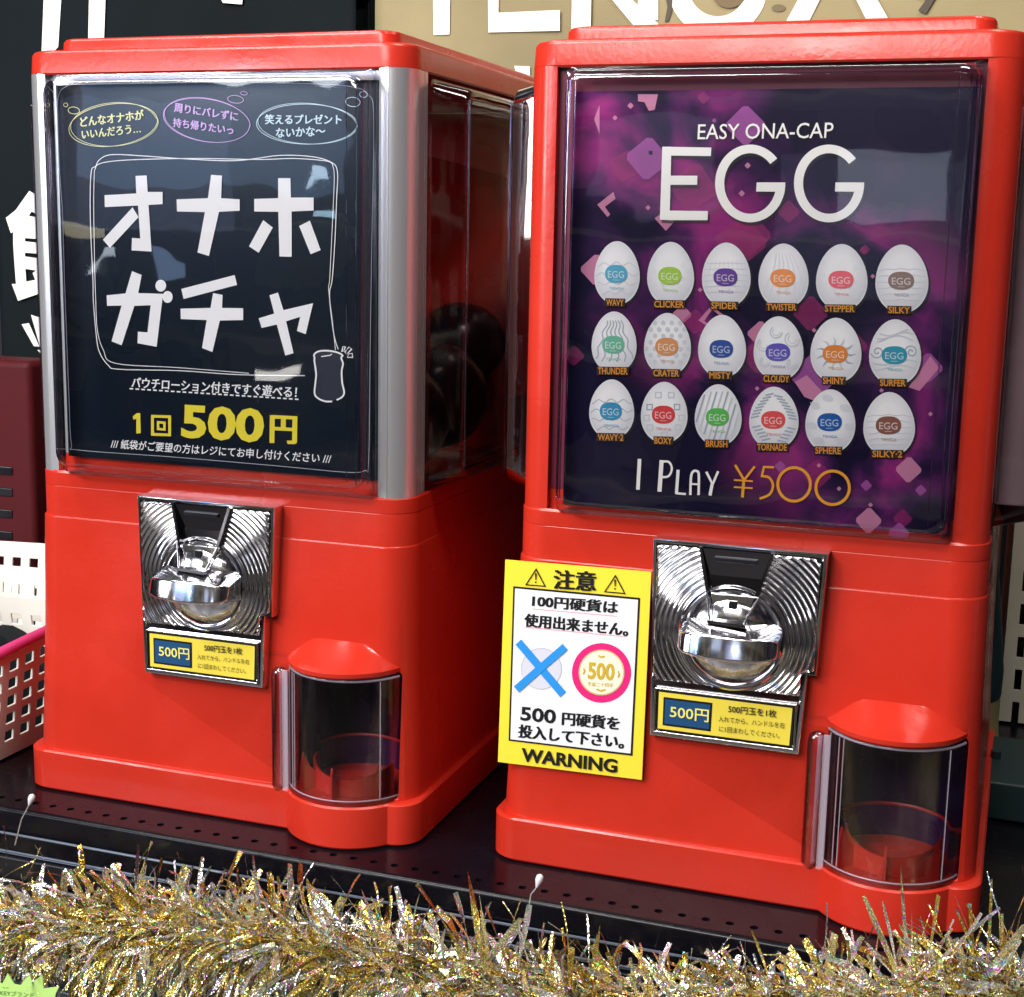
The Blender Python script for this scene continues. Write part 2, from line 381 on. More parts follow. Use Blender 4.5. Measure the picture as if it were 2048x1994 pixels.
    lab.poly([(-.0460, yl, .1082), (.0420, yl, .1082), (.0422, yl, .1352), (-.0462, yl, .1352)], ink((12, 12, 14)))
    lab.poly([(-.0450, yl-.0002, .1092), (.0402, yl-.0002, .1092), (.0410, yl-.0002, .1340), (-.0450, yl-.0002, .1340)], ink((236, 214, 74)))
    lab.poly([(-.0418, yl-.0004, .1118), (-.0101, yl-.0004, .1118), (-.0098, yl-.0004, .1310), (-.0418, yl-.0004, .1310)], ink((14, 14, 18)))
    lab.poly([(-.0406, yl-.0006, .1132), (-.0113, yl-.0006, .1132), (-.0110, yl-.0006, .1296), (-.0406, yl-.0006, .1296)], ink((22, 74, 118)))
    lab.build('price_label', plate, 0)
    t_ = Print((.376, .0101, 0), yl-.0006, (1300, 1070), .2311)
    Yk = ink((240, 228, 120)); K = ink((20, 20, 22))
    t_.text('500円', (176, 1472), (512, 1512), (173, 1580), Yk, 1, .012)
    t_.text('500円玉を1枚', (680, 1467), (1098, 1512), (677, 1535), K, 1, .012)
    t_.text('入れてから、ハンドルを右', (595, 1562), (1168, 1622), (592, 1612), K, 1)
    t_.text('に1回まわしてください。', (600, 1650), (1125, 1712), (597, 1698), K, 1)
    t_.build('lettering', plate, 0)
    return plate

def make_outlet(parent):
    # hood over the capsule outlet
    h = MB(); loops = []; nh = 40
    def row(r_, z_): return [(CX-.0005+r_*.915*math.cos(math.pi+math.pi*k/nh), min(.010, CY+r_*math.sin(math.pi+math.pi*k/nh)), z_) for k in range(nh+1)]
    lowr = row(.0500, .1268); top_ = [(.0728+.0580*k/nh, -.0034-.0003*math.sin(math.pi*k/nh), .1424) for k in range(nh+1)]
    loops = [row(.0466, .1222), row(.0484, .1225), row(.0498, .1240), lowr]
    for u in (.04, .30, .6, 1.): loops.append([tuple(Vector(a_).lerp(Vector(b2), u)) for a_, b2 in zip(lowr, top_)])
    h.loft(loops, M['red'], True, False); fixnormals(h.build('outlet_hood', parent, 50))
    # clear door: curved shell with beads at both rims
    a0, a1 = R(202), R(338); n = 34
    arc = lambda r_, z_: [(CX+r_*math.cos(a0+(a1-a0)*k/n), CY+r_*math.sin(a0+(a1-a0)*k/n), z_) for k in range(n+1)]
    d = MB(); d.loft([arc(RD+.0012, .0292), arc(RD+.0012, .0335), arc(RD, .0345), arc(RD, .1205), arc(RD-.001, .1215)], M['clear_door'], False, False, False)
    door = d.build('outlet_door', parent, 60)
    e_ = MB()
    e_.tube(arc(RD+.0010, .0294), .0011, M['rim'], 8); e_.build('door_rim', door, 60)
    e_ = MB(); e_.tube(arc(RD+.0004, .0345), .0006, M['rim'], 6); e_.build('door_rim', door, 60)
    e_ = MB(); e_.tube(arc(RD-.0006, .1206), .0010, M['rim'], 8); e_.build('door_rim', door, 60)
    for ang in (214, 226, 231, 318):  # pale tubes drawn in as the vertical highlights on the door
        e_ = MB(); x_, y_ = CX+(RD+.0003)*math.cos(R(ang)), CY+(RD+.0003)*math.sin(R(ang)); e_.tube([(x_, y_, .0355), (x_, y_, .1195)], .00035, M['rim'], 5); e_.build('door_highlight_line', door, 60)
    g = MB(); gx, gy = .0570, -.0075
    prof = [(.0272, .003), (.0280, .0055), (.0300, .0062), (.1120, .0062), (.1165, .0052), (.1185, .003), (.1192, .0006)]
    g.loft([[(gx+r_*math.cos(t_), gy+r_*.8*math.sin(t_), z_) for t_ in [2*math.pi*i/20 for i in range(20)]] for z_, r_ in prof], M['clear_grip'], True, True)
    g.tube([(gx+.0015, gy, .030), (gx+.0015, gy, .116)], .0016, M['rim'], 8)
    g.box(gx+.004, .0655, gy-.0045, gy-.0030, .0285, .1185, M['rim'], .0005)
    g.build('door_grip', door, 50)
    # red cup with three fins at the bottom
    c = MB(); bx, by = CX+.002, CY-.004
    def cyl(r_, z_, a0_=0, a1_=360, n_=40): return [(bx+r_*math.cos(R(a0_+(a1_-a0_)*k/n_)), by+r_*.82*math.sin(R(a0_+(a1_-a0_)*k/n_)), z_) for k in range(n_+1)]
    c.loft([cyl(.0305, .0312, 176, 364), [(x, y, z+.008*abs(math.cos(R(176+188*k/40)))**2.2) for k, (x, y, z) in enumerate(cyl(.0305, .0435, 176, 364))],
            [(x, y, z+.008*abs(math.cos(R(176+188*k/40)))**2.2) for k, (x, y, z) in enumerate(cyl(.0288, .0435, 176, 364))], cyl(.0280, .0330, 176, 364)], M['red'], False, False, False)
    c.loft([cyl(.0280, .0335), cyl(.020, .0325), cyl(.001, .0322)], M['red'], False, True, False)
    for ang, hh in ((222, .0585), (268, .0545), (318, .0590)):
        ca, sa = math.cos(R(ang)), math.sin(R(ang))*.82; px_, py_ = -math.sin(R(ang))*.0009, math.cos(R(ang))*.0009
        q = [(.0285, .0312), (.0425, .0312), (.0415, hh), (.0350, .047)]
        q = [(.0285, .0312), (.0425, .0312), (.0420, .050), (.0405, hh), (.0345, .0475), (.0290, .0440)]
        c.loft([[(bx+r_*ca+px_, by+r_*sa+py_, z_) for r_, z_ in q], [(bx+r_*ca-px_, by+r_*sa-py_, z_) for r_, z_ in q]], M['red'])
    fixnormals(c.build('capsule_cup', parent, 35))
    # ring of the chute mouth behind
    m_ = MB()
    m_.tube([(bx+.034*math.cos(R(a_)), CY+.010+.028*math.sin(R(a_)), .054) for a_ in range(0, 181, 9)], .0012, M['dullred'], 6)
    m_.loft([[(bx+.034*math.cos(R(a_)), CY+.010+.028*math.sin(R(a_)), z_) for a_ in range(0, 181, 9)] for z_ in (.0315, .054)], M['chute'], False, False, False)
    m_.build('chute_mouth', parent, 60)

def cover_front(parent, x0, x1, z0, z1, dip=.009):
    c = MB(); E_ = M['clear_edge']; G = M['clear']
    lp = lambda ix, ib, it, r_, y: at_y(rr(x0+ix, x1-ix, z0+ib, z1-it, r_, 6), y)
    c.loft([lp(0, 0, 0, .004, -.0006), lp(0, 0, 0, .004, -.0030), lp(.0018, .002, .001, .006, -.0034)], E_, False, False)
    c.loft([lp(.0018, .002, .001, .006, -.0034), lp(.0030, dip*.7, .003, .010, -.0150)], G, False, False)
    c.loft([lp(.0030, dip*.7, .003, .010, -.0150), lp(.0036, dip*.82, .0042, .010, -.0172), lp(.0050, dip, .0062, .010, -.0186), lp(.0066, dip+.0016, .008, .010, -.0190)], E_, False, False)
    c.loft([lp(.0066, dip+.0016, .008, .010, -.0190), lp(.0072, dip+.002, .0086, .010, -.0190)], G, False, True)
    o = c.build('front_cover', parent, 60)
    # moulding line where the cover is folded
    e_ = MB(); e_.tube([(x1-.0135, -.0188, z0+dip+.004), (x1-.0135, -.0188, z1-.010)], .0004, E_, 5); e_.build('fold_and_reflection_line', o, 60); e_ = MB()
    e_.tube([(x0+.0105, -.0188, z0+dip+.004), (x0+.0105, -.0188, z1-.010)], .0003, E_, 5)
    e_.build('fold_and_reflection_line', o, 60)
    for dx, y_, r_ in ((.0022, -.0100, .0005), (.0042, -.0150, .0004), (.0070, -.0180, .0005)):  # extra thin tubes imitating edge reflections down both cover sides
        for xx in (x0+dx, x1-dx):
            e_ = MB(); e_.tube([(xx, y_, z0+dip+.002), (xx, y_, z1-.009)], r_, E_, 5); e_.build('fold_and_reflection_line', o, 60)
    return o
def cover_side(parent, s):
    c = MB(); E_ = M['clear_edge']; G = M['clear_side']; X = lambda v: s*(.1495+v)
    lp = lambda i_, r_, x: at_x(rr(.0335+i_, .335-i_, .2475+i_*.7, .5245-i_*.7, r_, 6), X(x))
    c.loft([lp(0, .006, 0), lp(0, .006, .0015), lp(.0025, .008, .002)], E_, False, False)
    c.loft([lp(.0025, .008, .002), lp(.008, .012, .0225), lp(.0105, .012, .0248), lp(.014, .012, .0255)], G, False, False)
    c.loft([lp(.014, .012, .0255), lp(.0145, .012, .0255)], G, False, True)
    o = c.build('side_cover', parent, 60)
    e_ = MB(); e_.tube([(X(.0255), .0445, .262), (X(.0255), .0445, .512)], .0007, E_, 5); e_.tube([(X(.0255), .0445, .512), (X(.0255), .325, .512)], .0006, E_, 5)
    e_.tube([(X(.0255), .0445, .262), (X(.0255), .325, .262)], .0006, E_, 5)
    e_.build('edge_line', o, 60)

def make_machine(org, frame_mat, label, group):
    root = empty('capsule_machine', org); tag(root, label, 'capsule machine', group)
    RED = M['red']
    # base ring with the round bulge under the outlet
    b_ = MB(); o0 = ring_outline(.1618); o1 = ring_outline(.1606); 
    i0 = ring_outline(.1590)
    b_.loft([at_z(o1, 0.0), at_z(o0, .0015), at_z(o0, ZR-.0014), at_z(o1, ZR-.0002), at_z(i0, ZR)], RED, True, True)
    fixnormals(b_.build('base_ring', root, 40))
    # lower body, opened for the capsule outlet
    s = MB(); S = lambda h, z: at_z(rr(-h, h, .15-h, DEP-.15+h, .0225, 9), z)
    s.loft([S(.1575, ZR-.002), S(.1575, ZR+.001), S(.1540, .13), S(.1522, ZB-.0012), S(.1514, ZB), S(.1512, ZB+.0001), S(.1512, .2335), S(.1508, .2337), S(.1508, .2342), S(.1512, .2344), S(.1512, ZT-.0016), S(.1500, ZT)], RED)
    body = s.build('body', root, 32); fixnormals(body); bpy.context.view_layer.update()
    k = MB(); k.loft([at_y(rr(.0640, .1475, ZR+.0006, .1245, .0045, 5), -.03), at_y(rr(.0640, .1475, ZR+.0006, .1245, .0045, 5), .085)], RED)
    cut = k.build('cut', root, 0); fixnormals(cut); bpy.context.view_layer.update(); boolean(body, cut)
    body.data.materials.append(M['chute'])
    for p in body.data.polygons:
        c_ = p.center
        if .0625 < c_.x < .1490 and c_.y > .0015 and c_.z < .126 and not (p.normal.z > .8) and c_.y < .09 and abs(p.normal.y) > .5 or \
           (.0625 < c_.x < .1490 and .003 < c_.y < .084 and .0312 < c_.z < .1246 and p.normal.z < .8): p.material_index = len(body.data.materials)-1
    body.data.polygons.foreach_set('use_smooth', [True]*len(body.data.polygons)); body.data.set_sharp_from_angle(angle=R(32))
    make_outlet(root)
    make_coin_mechanism(root)
    # corner posts
    for sx in (-1, 1):
        for back in (0, 1):
            r_ = .019; y_ = lambda v: (v if not back else DEP-v)
            pr = [(.1290, .0005)]
            if frame_mat is M['silver'] and not back:
                pr += [(.1345, .0005), (.1347, .0014), (.1353, .0014), (.1355, .0005)]
            pr += [(.1499-r_+r_*math.sin(R(a_)), .0005+r_-r_*math.cos(R(a_))) for a_ in range(8, 91, 9)]
            if frame_mat is M['silver'] and not back:
                pr += [(.1499, .0268), (.1490, .0270), (.1490, .0276), (.1499, .0278)]
            pr += [(.1499, .0325), (.1440, .0325), (.1440, .0200), (.1380, .0090), (.1290, .0060)]
            p_ = MB(); p_.loft([[(sx*x, y_(y), z_) for x, y in pr] for z_ in (ZT-.001, ZL+.001)], frame_mat)
            fixnormals(p_.build('corner_post', root, 25))
    # panel behind the card, floor, back and hopper inside
    q = MB(); q.box(-.1292, .1292, .0062, .0085, ZT, .2580, RED); q.build('front_panel', root, 0)
    q = MB(); q.box(-.1292, .1292, .0062, .0085, .2581, ZL, frame_mat if frame_mat is not RED else M['purple']); q.build('front_panel', root, 0)
    q = MB(); q.box(-.138, .138, .345, .350, ZT, ZL, M['red']); q.build('back_panel', root, 0)
    q = MB()
    q.loft([[(-.143, .02, .30), (-.143, .34, .30), (-.143, .34, ZT+.0005), (-.143, .02, ZT+.0005)], [(-.02, .02, ZT+.02), (-.02, .34, ZT+.02), (-.02, .34, ZT+.0005), (-.02, .02, ZT+.0005)]], M['red'])
    q.loft([[(-.02, .30, .47), (-.02, .34, .50), (-.02, .34, ZT+.0005), (-.02, .32, ZT+.0005)], [(.145, .22, ZT+.04), (.145, .34, .46), (.145, .34, ZT+.0005), (.145, .22, ZT+.0005)]], M['red'])
    fixnormals(q.build('hopper', root, 0))
    # lid in two tiers
    l_ = MB(); LL = lambda h, z, r_=.021, y0=None: at_z(rr(-h, h, .15-h, DEP-.15+h, r_, 9), z)
    l_.loft([LL(.1440, ZL+.0004), LL(.1492, ZL), LL(.1502, ZL+.0012), LL(.1496, ZL2-.0032), LL(.1484, ZL2-.0010), LL(.1460, ZL2)], RED)
    lid = fixnormals(l_.build('lid', root, 40))
    l_ = MB(); l_.loft([LL(.1318, ZL2-.001, .012), LL(.1314, ZL3-.0028, .012), LL(.1302, ZL3-.0008, .012), LL(.1280, ZL3, .012)], RED)
    fixnormals(l_.build('lid_panel', lid, 40))
    cover_front(root, -.1215, .1285, .2448, .5268)
    cover_side(root, 1); cover_side(root, -1)
    return root

GM = 'red capsule vending machines side by side on the black shelf'
O1, O2 = (0, 0, 0), (.376, .0101, 0)
m1 = make_machine(O1, M['silver'], 'red capsule machine with silver posts and a black handwritten price card', GM)
m2 = make_machine(O2, M['red'], 'red capsule machine with red posts and a purple card of eighteen white eggs', GM)

# ------------------------------------------------------------------ card of the left machine
def card(parent, x0, x1, z0, z1, mat):
    c = MB(); c.box(x0, x1, .0020, .0028, z0, z1, mat); return c.build('display_card', parent, 0)
m, b = principled('black_card', (.005, .010, .020), .22, 0, .25); M['blackcard'] = textured(m, b, 8, .3)
dc = card(m1, -.1212, .1282, .2565, .5205, M['blackcard'])
YC = .0018
Wt = ink((250, 250, 254)); GR = ink((190, 196, 205))
pr = Print(O1, YC, (100, 340), .29654)
for poly in ([(580, 40), (655, 37), (662, 148), (762, 148), (763, 230), (668, 236), (688, 550), (553, 542), (556, 458), (612, 462), (597, 240), (373, 250), (371, 170), (585, 158)],
             [(560, 252), (600, 318), (408, 525), (360, 470)],
             [(1090, 33), (1163, 38), (1157, 190), (1282, 198), (1282, 275), (1143, 282), (1075, 580), (998, 556), (1048, 284), (860, 280), (857, 198), (1068, 190)],
             [(1541, 55), (1624, 55), (1627, 186), (1780, 186), (1780, 273), (1632, 280), (1632, 585), (1550, 583), (1542, 282), (1380, 280), (1380, 195), (1541, 190)],
             [(1440, 338), (1505, 388), (1410, 558), (1345, 515)], [(1683, 378), (1755, 341), (1828, 540), (1760, 568)],
             [(556, 682), (621, 708), (598, 830), (765, 835), (722, 1192), (593, 1168), (596, 1090), (660, 1095), (682, 912), (572, 916), (486, 1182), (418, 1155), (486, 914), (388, 916), (385, 845), (512, 832)],
             [(888, 802), (1248, 708), (1264, 775), (904, 870)],
             [(1103, 830), (1167, 842), (1163, 930), (1305, 932), (1305, 1012), (1148, 1015), (1098, 1227), (1028, 1200), (1060, 1012), (885, 1005), (883, 935), (1085, 930)],
             [(1483, 845), (1540, 826), (1577, 945), (1777, 898), (1727, 1107), (1668, 1085), (1690, 990), (1595, 1020), (1645, 1235), (1590, 1251), (1532, 1042), (1430, 1065), (1410, 1000), (1515, 968)]):
    pr.pg(poly, Wt)
pr.ell((750, 780), 36, 40, Wt); pr.ell((796, 856), 34, 40, Wt)
pr.frame((0, 480), .3988)
pr.text('パウチローション付きですぐ遊べる！', (665, 686), (1492, 735), (662, 740), Wt, 1, .02)
for k in range(29):
    a_ = 652+k*29.6; yy = lambda x: 745+(x-652)*.0635
    pr.ribbon([(a_, yy(a_)), (a_+18, yy(a_+18))], 7, Wt)
Ye = ink((240, 222, 60))
pr.pg([(668, 885), (688, 868), (706, 868), (708, 968), (686, 970), (686, 895), (672, 902)], Ye)
for bx_, wd_ in (((762, 878, 858, 982), 14), ((790, 908, 832, 955), 12)):
    x0, y0, x1, y1 = bx_; pr.ribbon([(x0+5, y0+5), (x1-5, y0+8), (x1-5, y1-5), (x0+5, y1-8)], wd_, Ye, 1, True)
pr.text('500', (915, 822), (1330, 846), (910, 992), Ye, 1, .034)
pr.text('円', (1362, 880), (1487, 886), (1360, 1015), Ye, 1, .04)
pr.text('/// 紙袋がご要望の方はレジにてお申し付けください ///', (560, 996), (1665, 1072), (557, 1044), Wt, 1, .012)
pr.build('lettering', dc, 0)
zB = ((100, 130), .34765)
def bubble(c, rx, ry, rot, rgb, dots, lines):
    p = Print(O1, YC, *zB); mt = ink(rgb)
    p.oval(c, rx, ry, 3.6, mt, 1, rot, jit=.02); p.oval((c[0]+5, c[1]-2), rx*.975, ry*1.03, 3.0, mt, 1, rot+.03, jit=.05)
    for (x, y, a_, b2) in dots: p.oval((x, y), a_, b2, 3.2, mt, 1, .1, 18)
    for tx, TL, TR, BL in lines: p.text(tx, TL, TR, BL, mt, 1, .026)
    p.build('speech_bubble', dc, 0)
bubble((367, 345), 255, 122, -.13, (232, 232, 170), [(93, 230, 12, 11), (140, 262, 33, 20)], [('どんなオナホが', (175, 300), (538, 256), (180, 356)), ('いいんだろう…', (185, 376), (522, 338), (188, 426))])
bubble((903, 318), 252, 122, .17, (214, 176, 236), [(1070, 198, 46, 22), (1118, 163, 20, 10)], [('周りにバレずに', (720, 217), (1085, 272), (717, 270)), ('持ち帰りたいっ', (712, 304), (1058, 350), (710, 356))])
bubble((1480, 340), 288, 116, .02, (206, 230, 242), [(1745, 213, 42, 27), (1805, 170, 22, 17)], [('笑えるプレゼント', (1240, 285), (1678, 285), (1240, 341)), ('ないかな〜', (1303, 364), (1585, 352), (1303, 418))])
p = Print(O1, YC, (0, 0), 1)
A = lambda l, o_, k_: [(o_[0]+x*k_, o_[1]+y*k_) for x, y in l]
r1 = lambda l: A(l, (0, 0), .3988); r2 = lambda l: A(l, (0, 480), .3988)
p.ribbon(smooth_pts(r1([(480, 850), (498, 805), (560, 776), (720, 782), (900, 795), (1180, 806), (1400, 780), (1560, 785), (1660, 812), (1694, 860), (1690, 1000), (1682, 1200), (1668, 1400)])+r2([(1655, 260), (1660, 350), (1678, 480), (1698, 548)]))[:], 1.7, Wt)
p.ribbon(smooth_pts(r1([(1672, 830), (1640, 808), (1480, 795), (1300, 800), (1000, 795), (700, 800), (540, 812), (480, 835), (458, 875), (455, 1100), (468, 1400)])+r2([(470, 300), (484, 470), (500, 560), (545, 628), (600, 648), (900, 655), (1200, 675), (1530, 680)])), 1.6, Wt)
p.ribbon(smooth_pts(r1([(476, 850), (472, 1000), (476, 1300)])+r2([(482, 300), (490, 450), (520, 550), (580, 618), (900, 640), (1250, 668)])), 1.3, Wt)
p.ribbon(smooth_pts(r1([(1670, 830), (1678, 900), (1665, 1200), (1655, 1400)])+r2([(1650, 250), (1668, 400), (1684, 552)])), 1.3, Wt)
p.ribbon(smooth_pts([(126, 420), (119, 330), (116, 240), (117, 196), (132, 174), (180, 168), (400, 165), (600, 167), (700, 173), (738, 190), (748, 240), (744, 500), (741, 700), (738, 920), (730, 941), (690, 944), (560, 932), (350, 914), (160, 900), (144, 888), (139, 800), (130, 560), (126, 420)]), 1.1, GR)
p.build('chalk_frame', dc, 0)
p = Print(O1, YC, (600, 660), .10506)   # doodle of a plain can
p.pg(smooth_pts([(290, 560), (270, 470), (350, 410), (520, 395), (700, 420), (800, 470), (800, 560), (830, 650), (800, 850), (820, 1050), (845, 1200), (780, 1290), (600, 1350), (450, 1350), (310, 1260), (290, 1100), (310, 900), (290, 700)], 5, True), ink((40, 46, 62)), 0)
p.ribbon(smooth_pts([(620, 1358), (480, 1355), (340, 1290), (285, 1200), (300, 1000), (315, 850), (300, 720), (280, 580), (285, 530), (275, 470), (350, 410), (500, 392), (700, 420), (815, 480), (790, 530), (825, 640), (800, 780), (810, 1000), (848, 1190), (800, 1280), (705, 1330)], 5), 32, Wt, 1)
p.ribbon([(410, 505), (580, 480), (615, 455)], 20, Wt)
for q in ([(825, 310), (870, 318), (840, 400), (805, 415)], [(940, 320), (990, 365), (895, 460), (860, 420)], [(905, 520), (940, 450), (1000, 445), (1010, 520)]): p.ribbon(q, 14, Wt, 1, True)
p.build('can_doodle', dc, 0)

# ------------------------------------------------------------------ card of the right machine
m = bpy.data.materials.new('purple_nebula_print'); m.use_nodes = True; t = m.node_tree; b = t.nodes['Principled BSDF']; b.inputs['Roughness'].default_value = .25; b.inputs['Specular IOR Level'].default_value = .25
n = t.nodes.new; l = t.links.new
tcn = n('ShaderNodeTexCoord'); nz = n('ShaderNodeTexNoise'); nz.inputs['Scale'].default_value = 13; nz.inputs['Detail'].default_value = 4; nz.inputs['Distortion'].default_value = .6
l(tcn.outputs['Object'], nz.inputs['Vector']); cr = n('ShaderNodeValToRGB'); l(nz.outputs['Fac'], cr.inputs[0])
for pos, c in ((.41, (20, 14, 44)), (.47, (48, 22, 66)), (.53, (92, 32, 92)), (.60, (150, 42, 120)), (.70, (98, 76, 84))):
    el = cr.color_ramp.elements.new(pos); el.color = (*lin(c), 1)
cr.color_ramp.elements[0].color = (*lin((12, 10, 34)), 1); cr.color_ramp.elements[-1].color = (*lin((96, 80, 80)), 1)
sx = n('ShaderNodeSeparateXYZ'); l(tcn.outputs['Object'], sx.inputs[0])
# printed composition: the clouds run from upper left to lower right, both other corners are almost black
ma = n('ShaderNodeMath'); ma.operation = 'MULTIPLY_ADD'; ma.inputs[1].default_value = 1.05; l(sx.outputs['X'], ma.inputs[0]); l(sx.outputs['Z'], ma.inputs[2])
mr = n('ShaderNodeMapRange'); mr.inputs[1].default_value = .48; mr.inputs[2].default_value = .575; mr.interpolation_type = 'SMOOTHSTEP'
l(ma.outputs[0], mr.inputs[0])
mr2 = n('ShaderNodeMapRange'); mr2.inputs[1].default_value = .34; mr2.inputs[2].default_value = .24; mr2.interpolation_type = 'SMOOTHSTEP'
l(ma.outputs[0], mr2.inputs[0])
ad = n('ShaderNodeMath'); ad.operation = 'MAXIMUM'; l(mr.outputs[0], ad.inputs[0]); l(mr2.outputs[0], ad.inputs[1])
mx = n('ShaderNodeMix'); mx.data_type = 'RGBA'; l(ad.outputs[0], mx.inputs[0]); l(cr.outputs[0], mx.inputs[6]); mx.inputs[7].default_value = (*lin((20, 16, 46)), 1)
l(mx.outputs[2], b.inputs['Base Color']); M['nebula'] = m
dc2 = card(m2, -.1185, .1270, .2485, .5125, M['nebula'])
def seethru(name, rgb, alpha):
    m, b = principled(name, lin(rgb), .4); b.inputs['Alpha'].default_value = alpha; return m
PK = seethru('pink_print', (236, 150, 190), .6); PU = seethru('purple_print', (200, 100, 195), .48); MG = seethru('magenta_print', (190, 40, 130), .32); DK = ink((30, 16, 40))
d = Print(O2, YC, (0, 0), 1)
def diamond(fr, c, r_, mt, rot=0., lay=0.4, squash=1.):
    d.frame(*fr); pts = []
    for kx in range(4):
        for s_ in (-8, 8):
            a_ = R(90*kx+s_)+rot; pts.append((c[0]+r_*math.cos(a_), c[1]+r_*squash*math.sin(a_)))
    d.pg(pts, mt, lay)
r6 = ((1000, 0), .5358); r7 = ((1100, 440), .4847)
diamond(r6, (917, 468), 72, PU); diamond(r6, (552, 592), 78, PU, .1, .5); diamond(r6, (1078, 790), 40, MG); diamond(r6, (720, 700), 90, MG, .2, .3)
diamond(r6, (900, 900), 95, MG, .1, .32); diamond(r6, (470, 620), 60, MG, .3, .34)
d.frame(*r6); d.pg([(372, 350), (372, 392), (352, 445), (372, 500)], PK, .5); d.pg([(515, 352), (590, 352), (578, 410), (556, 414), (540, 382), (516, 378)], PK, .6)
d.pg([(424, 716), (432, 742), (392, 772), (412, 800), (402, 810), (364, 764)], PK, .7); d.pg([(578, 815), (600, 798), (652, 826), (620, 862)], PK, .7)
for c, r_, mt in (((430, 440), 9, PK), ((488, 395), 11, PK), ((925, 618), 11, PK), ((903, 722), 11, PK), ((553, 775), 9, PK), ((1357, 935), 14, MG), ((800, 450), 8, PU), ((760, 365), 22, MG)): diamond(r6, c, r_, mt, 0, .8)
diamond(r6, (563, 570), 9, DK, .78, .9)
for c, r_, mt in (((190, 205), 62, PK), ((868, 470), 52, PK), ((1090, 645), 96, PU), ((1480, 1030), 52, PK), ((1315, 1240), 52, PK), ((1440, 1292), 42, PU), ((950, 1016), 22, PU), ((1305, 1095), 22, PU), ((1530, 1115), 22, PU), ((1455, 1232), 38, MG), ((545, 390), 38, PK),
                  ((1300, 122), 20, MG), ((820, 60), 90, MG), ((1075, 385), 70, MG), ((860, 560), 70, MG), ((1560, 610), 60, PU), ((600, 420), 50, MG), ((1180, 760), 60, MG), ((1250, 520), 60, MG), ((100, 560), 40, MG), ((1100, 1050), 60, MG)): diamond(r7, c, r_, mt, .05, .45)
for c in ((1090, 455), (855, 695), (1368, 703), (1110, 1012), (1193, 1108), (620, 288), (1332, 232), (1323, 1175), (1570, 800)): diamond(r7, c, 9, PK, 0, .8)
d.frame(*r7); d.ribbon([(625, 415), (668, 362), (712, 395), (660, 440)], 12, PK, .6, True); d.pg([(1010, 668), (1060, 640), (1130, 715), (1090, 745), (1050, 730)], PK, .62)
d.pg([(1570, 560), (1605, 610), (1525, 705), (1480, 690)], PK, .62)
d.build('printed_diamonds', dc2, 0)
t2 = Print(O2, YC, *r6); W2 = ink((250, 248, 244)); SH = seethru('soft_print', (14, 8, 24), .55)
def big(t2, mt, lay, dx, dy):
    S_ = lambda l_: [(x+dx, y+dy) for x, y in l_]
    for q in ([(607, 548), (641, 548), (634, 822), (598, 820)], [(607, 548), (790, 551), (788, 583), (640, 581)], [(636, 656), (738, 656), (737, 690), (636, 690)], [(634, 786), (777, 788), (776, 822), (633, 822)]): t2.pg(S_(q), mt, lay)
    for cx_ in (935, 1229):
        o_, i_ = (131, 145), (97, 113); pts = []
        aa = [R(40+(358-40)*k/48) for k in range(49)]
        pts = [(cx_+dx+o_[0]*math.cos(a_), 685+dy-o_[1]*math.sin(a_)) for a_ in aa]; pin = [(cx_+dx+i_[0]*math.cos(a_), 685+dy-i_[1]*math.sin(a_)) for a_ in aa]
        vs = []; PRINT_N[0] += 1
        for u, v in zip(pts, pin): vs += [t2.P(u, lay), t2.P(v, lay)]
        t2.add(vs, [[2*k, 2*k+1, 2*k+3, 2*k+2] for k in range(48)], mt)
        t2.pg(S_([(cx_+24, 681), (cx_+131, 681), (cx_+128, 716), (cx_+22, 715)]), mt, lay+.2)
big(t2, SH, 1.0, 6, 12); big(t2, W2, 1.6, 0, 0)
t2.text('EASY ONA-CAP', (741, 464), (1247, 457), (738, 521), W2, 1.6, .004)
t2.frame(*r7)
t2.ribbon([(371, 985), (364, 1112)], 15, W2, 1.6)
t2.ribbon([(462, 990), (453, 1120)], 17, W2, 1.6); t2.ribbon(smooth_pts([(460, 996), (492, 998), (504, 1026), (490, 1056), (458, 1060)]), 9, W2, 1.7)
t2.ribbon([(530, 1030), (523, 1128)], 13, W2, 1.6); t2.ribbon([(520, 1126), (562, 1130)], 9, W2, 1.7)
t2.ribbon(smooth_pts([(580, 1134), (583, 1060), (592, 1037), (606, 1035), (615, 1050), (614, 1134)]), 10, W2, 1.6); t2.ribbon([(582, 1088), (614, 1090)], 8, W2, 1.7)
t2.ribbon([(646, 1038), (672, 1090), (695, 1036)], 10, W2, 1.6); t2.ribbon([(671, 1085), (661, 1136)], 13, W2, 1.7)
OR = ink((240, 160, 40))
t2.ribbon([(765, 1010), (802, 1072), (846, 1016)], 10, OR, 1.6); t2.ribbon([(801, 1070), (795, 1144)], 12, OR, 1.7); t2.ribbon([(760, 1072), (838, 1077)], 7, OR, 1.8); t2.ribbon([(760, 1101), (838, 1106)], 7, OR, 1.8)
t2.ribbon([(926, 1020), (884, 1018), (874, 1060)], 9, OR, 1.6); t2.ribbon(smooth_pts([(874, 1056), (905, 1062), (921, 1092), (908, 1130), (866, 1149)]), 10, OR, 1.7)
t2.oval((1008, 1090), 67, 69, 12, OR, 1.6, 0, 56); t2.oval((1167, 1104), 69, 69, 12, OR, 1.6, 0, 56)
t2.build('lettering', dc2, 0)
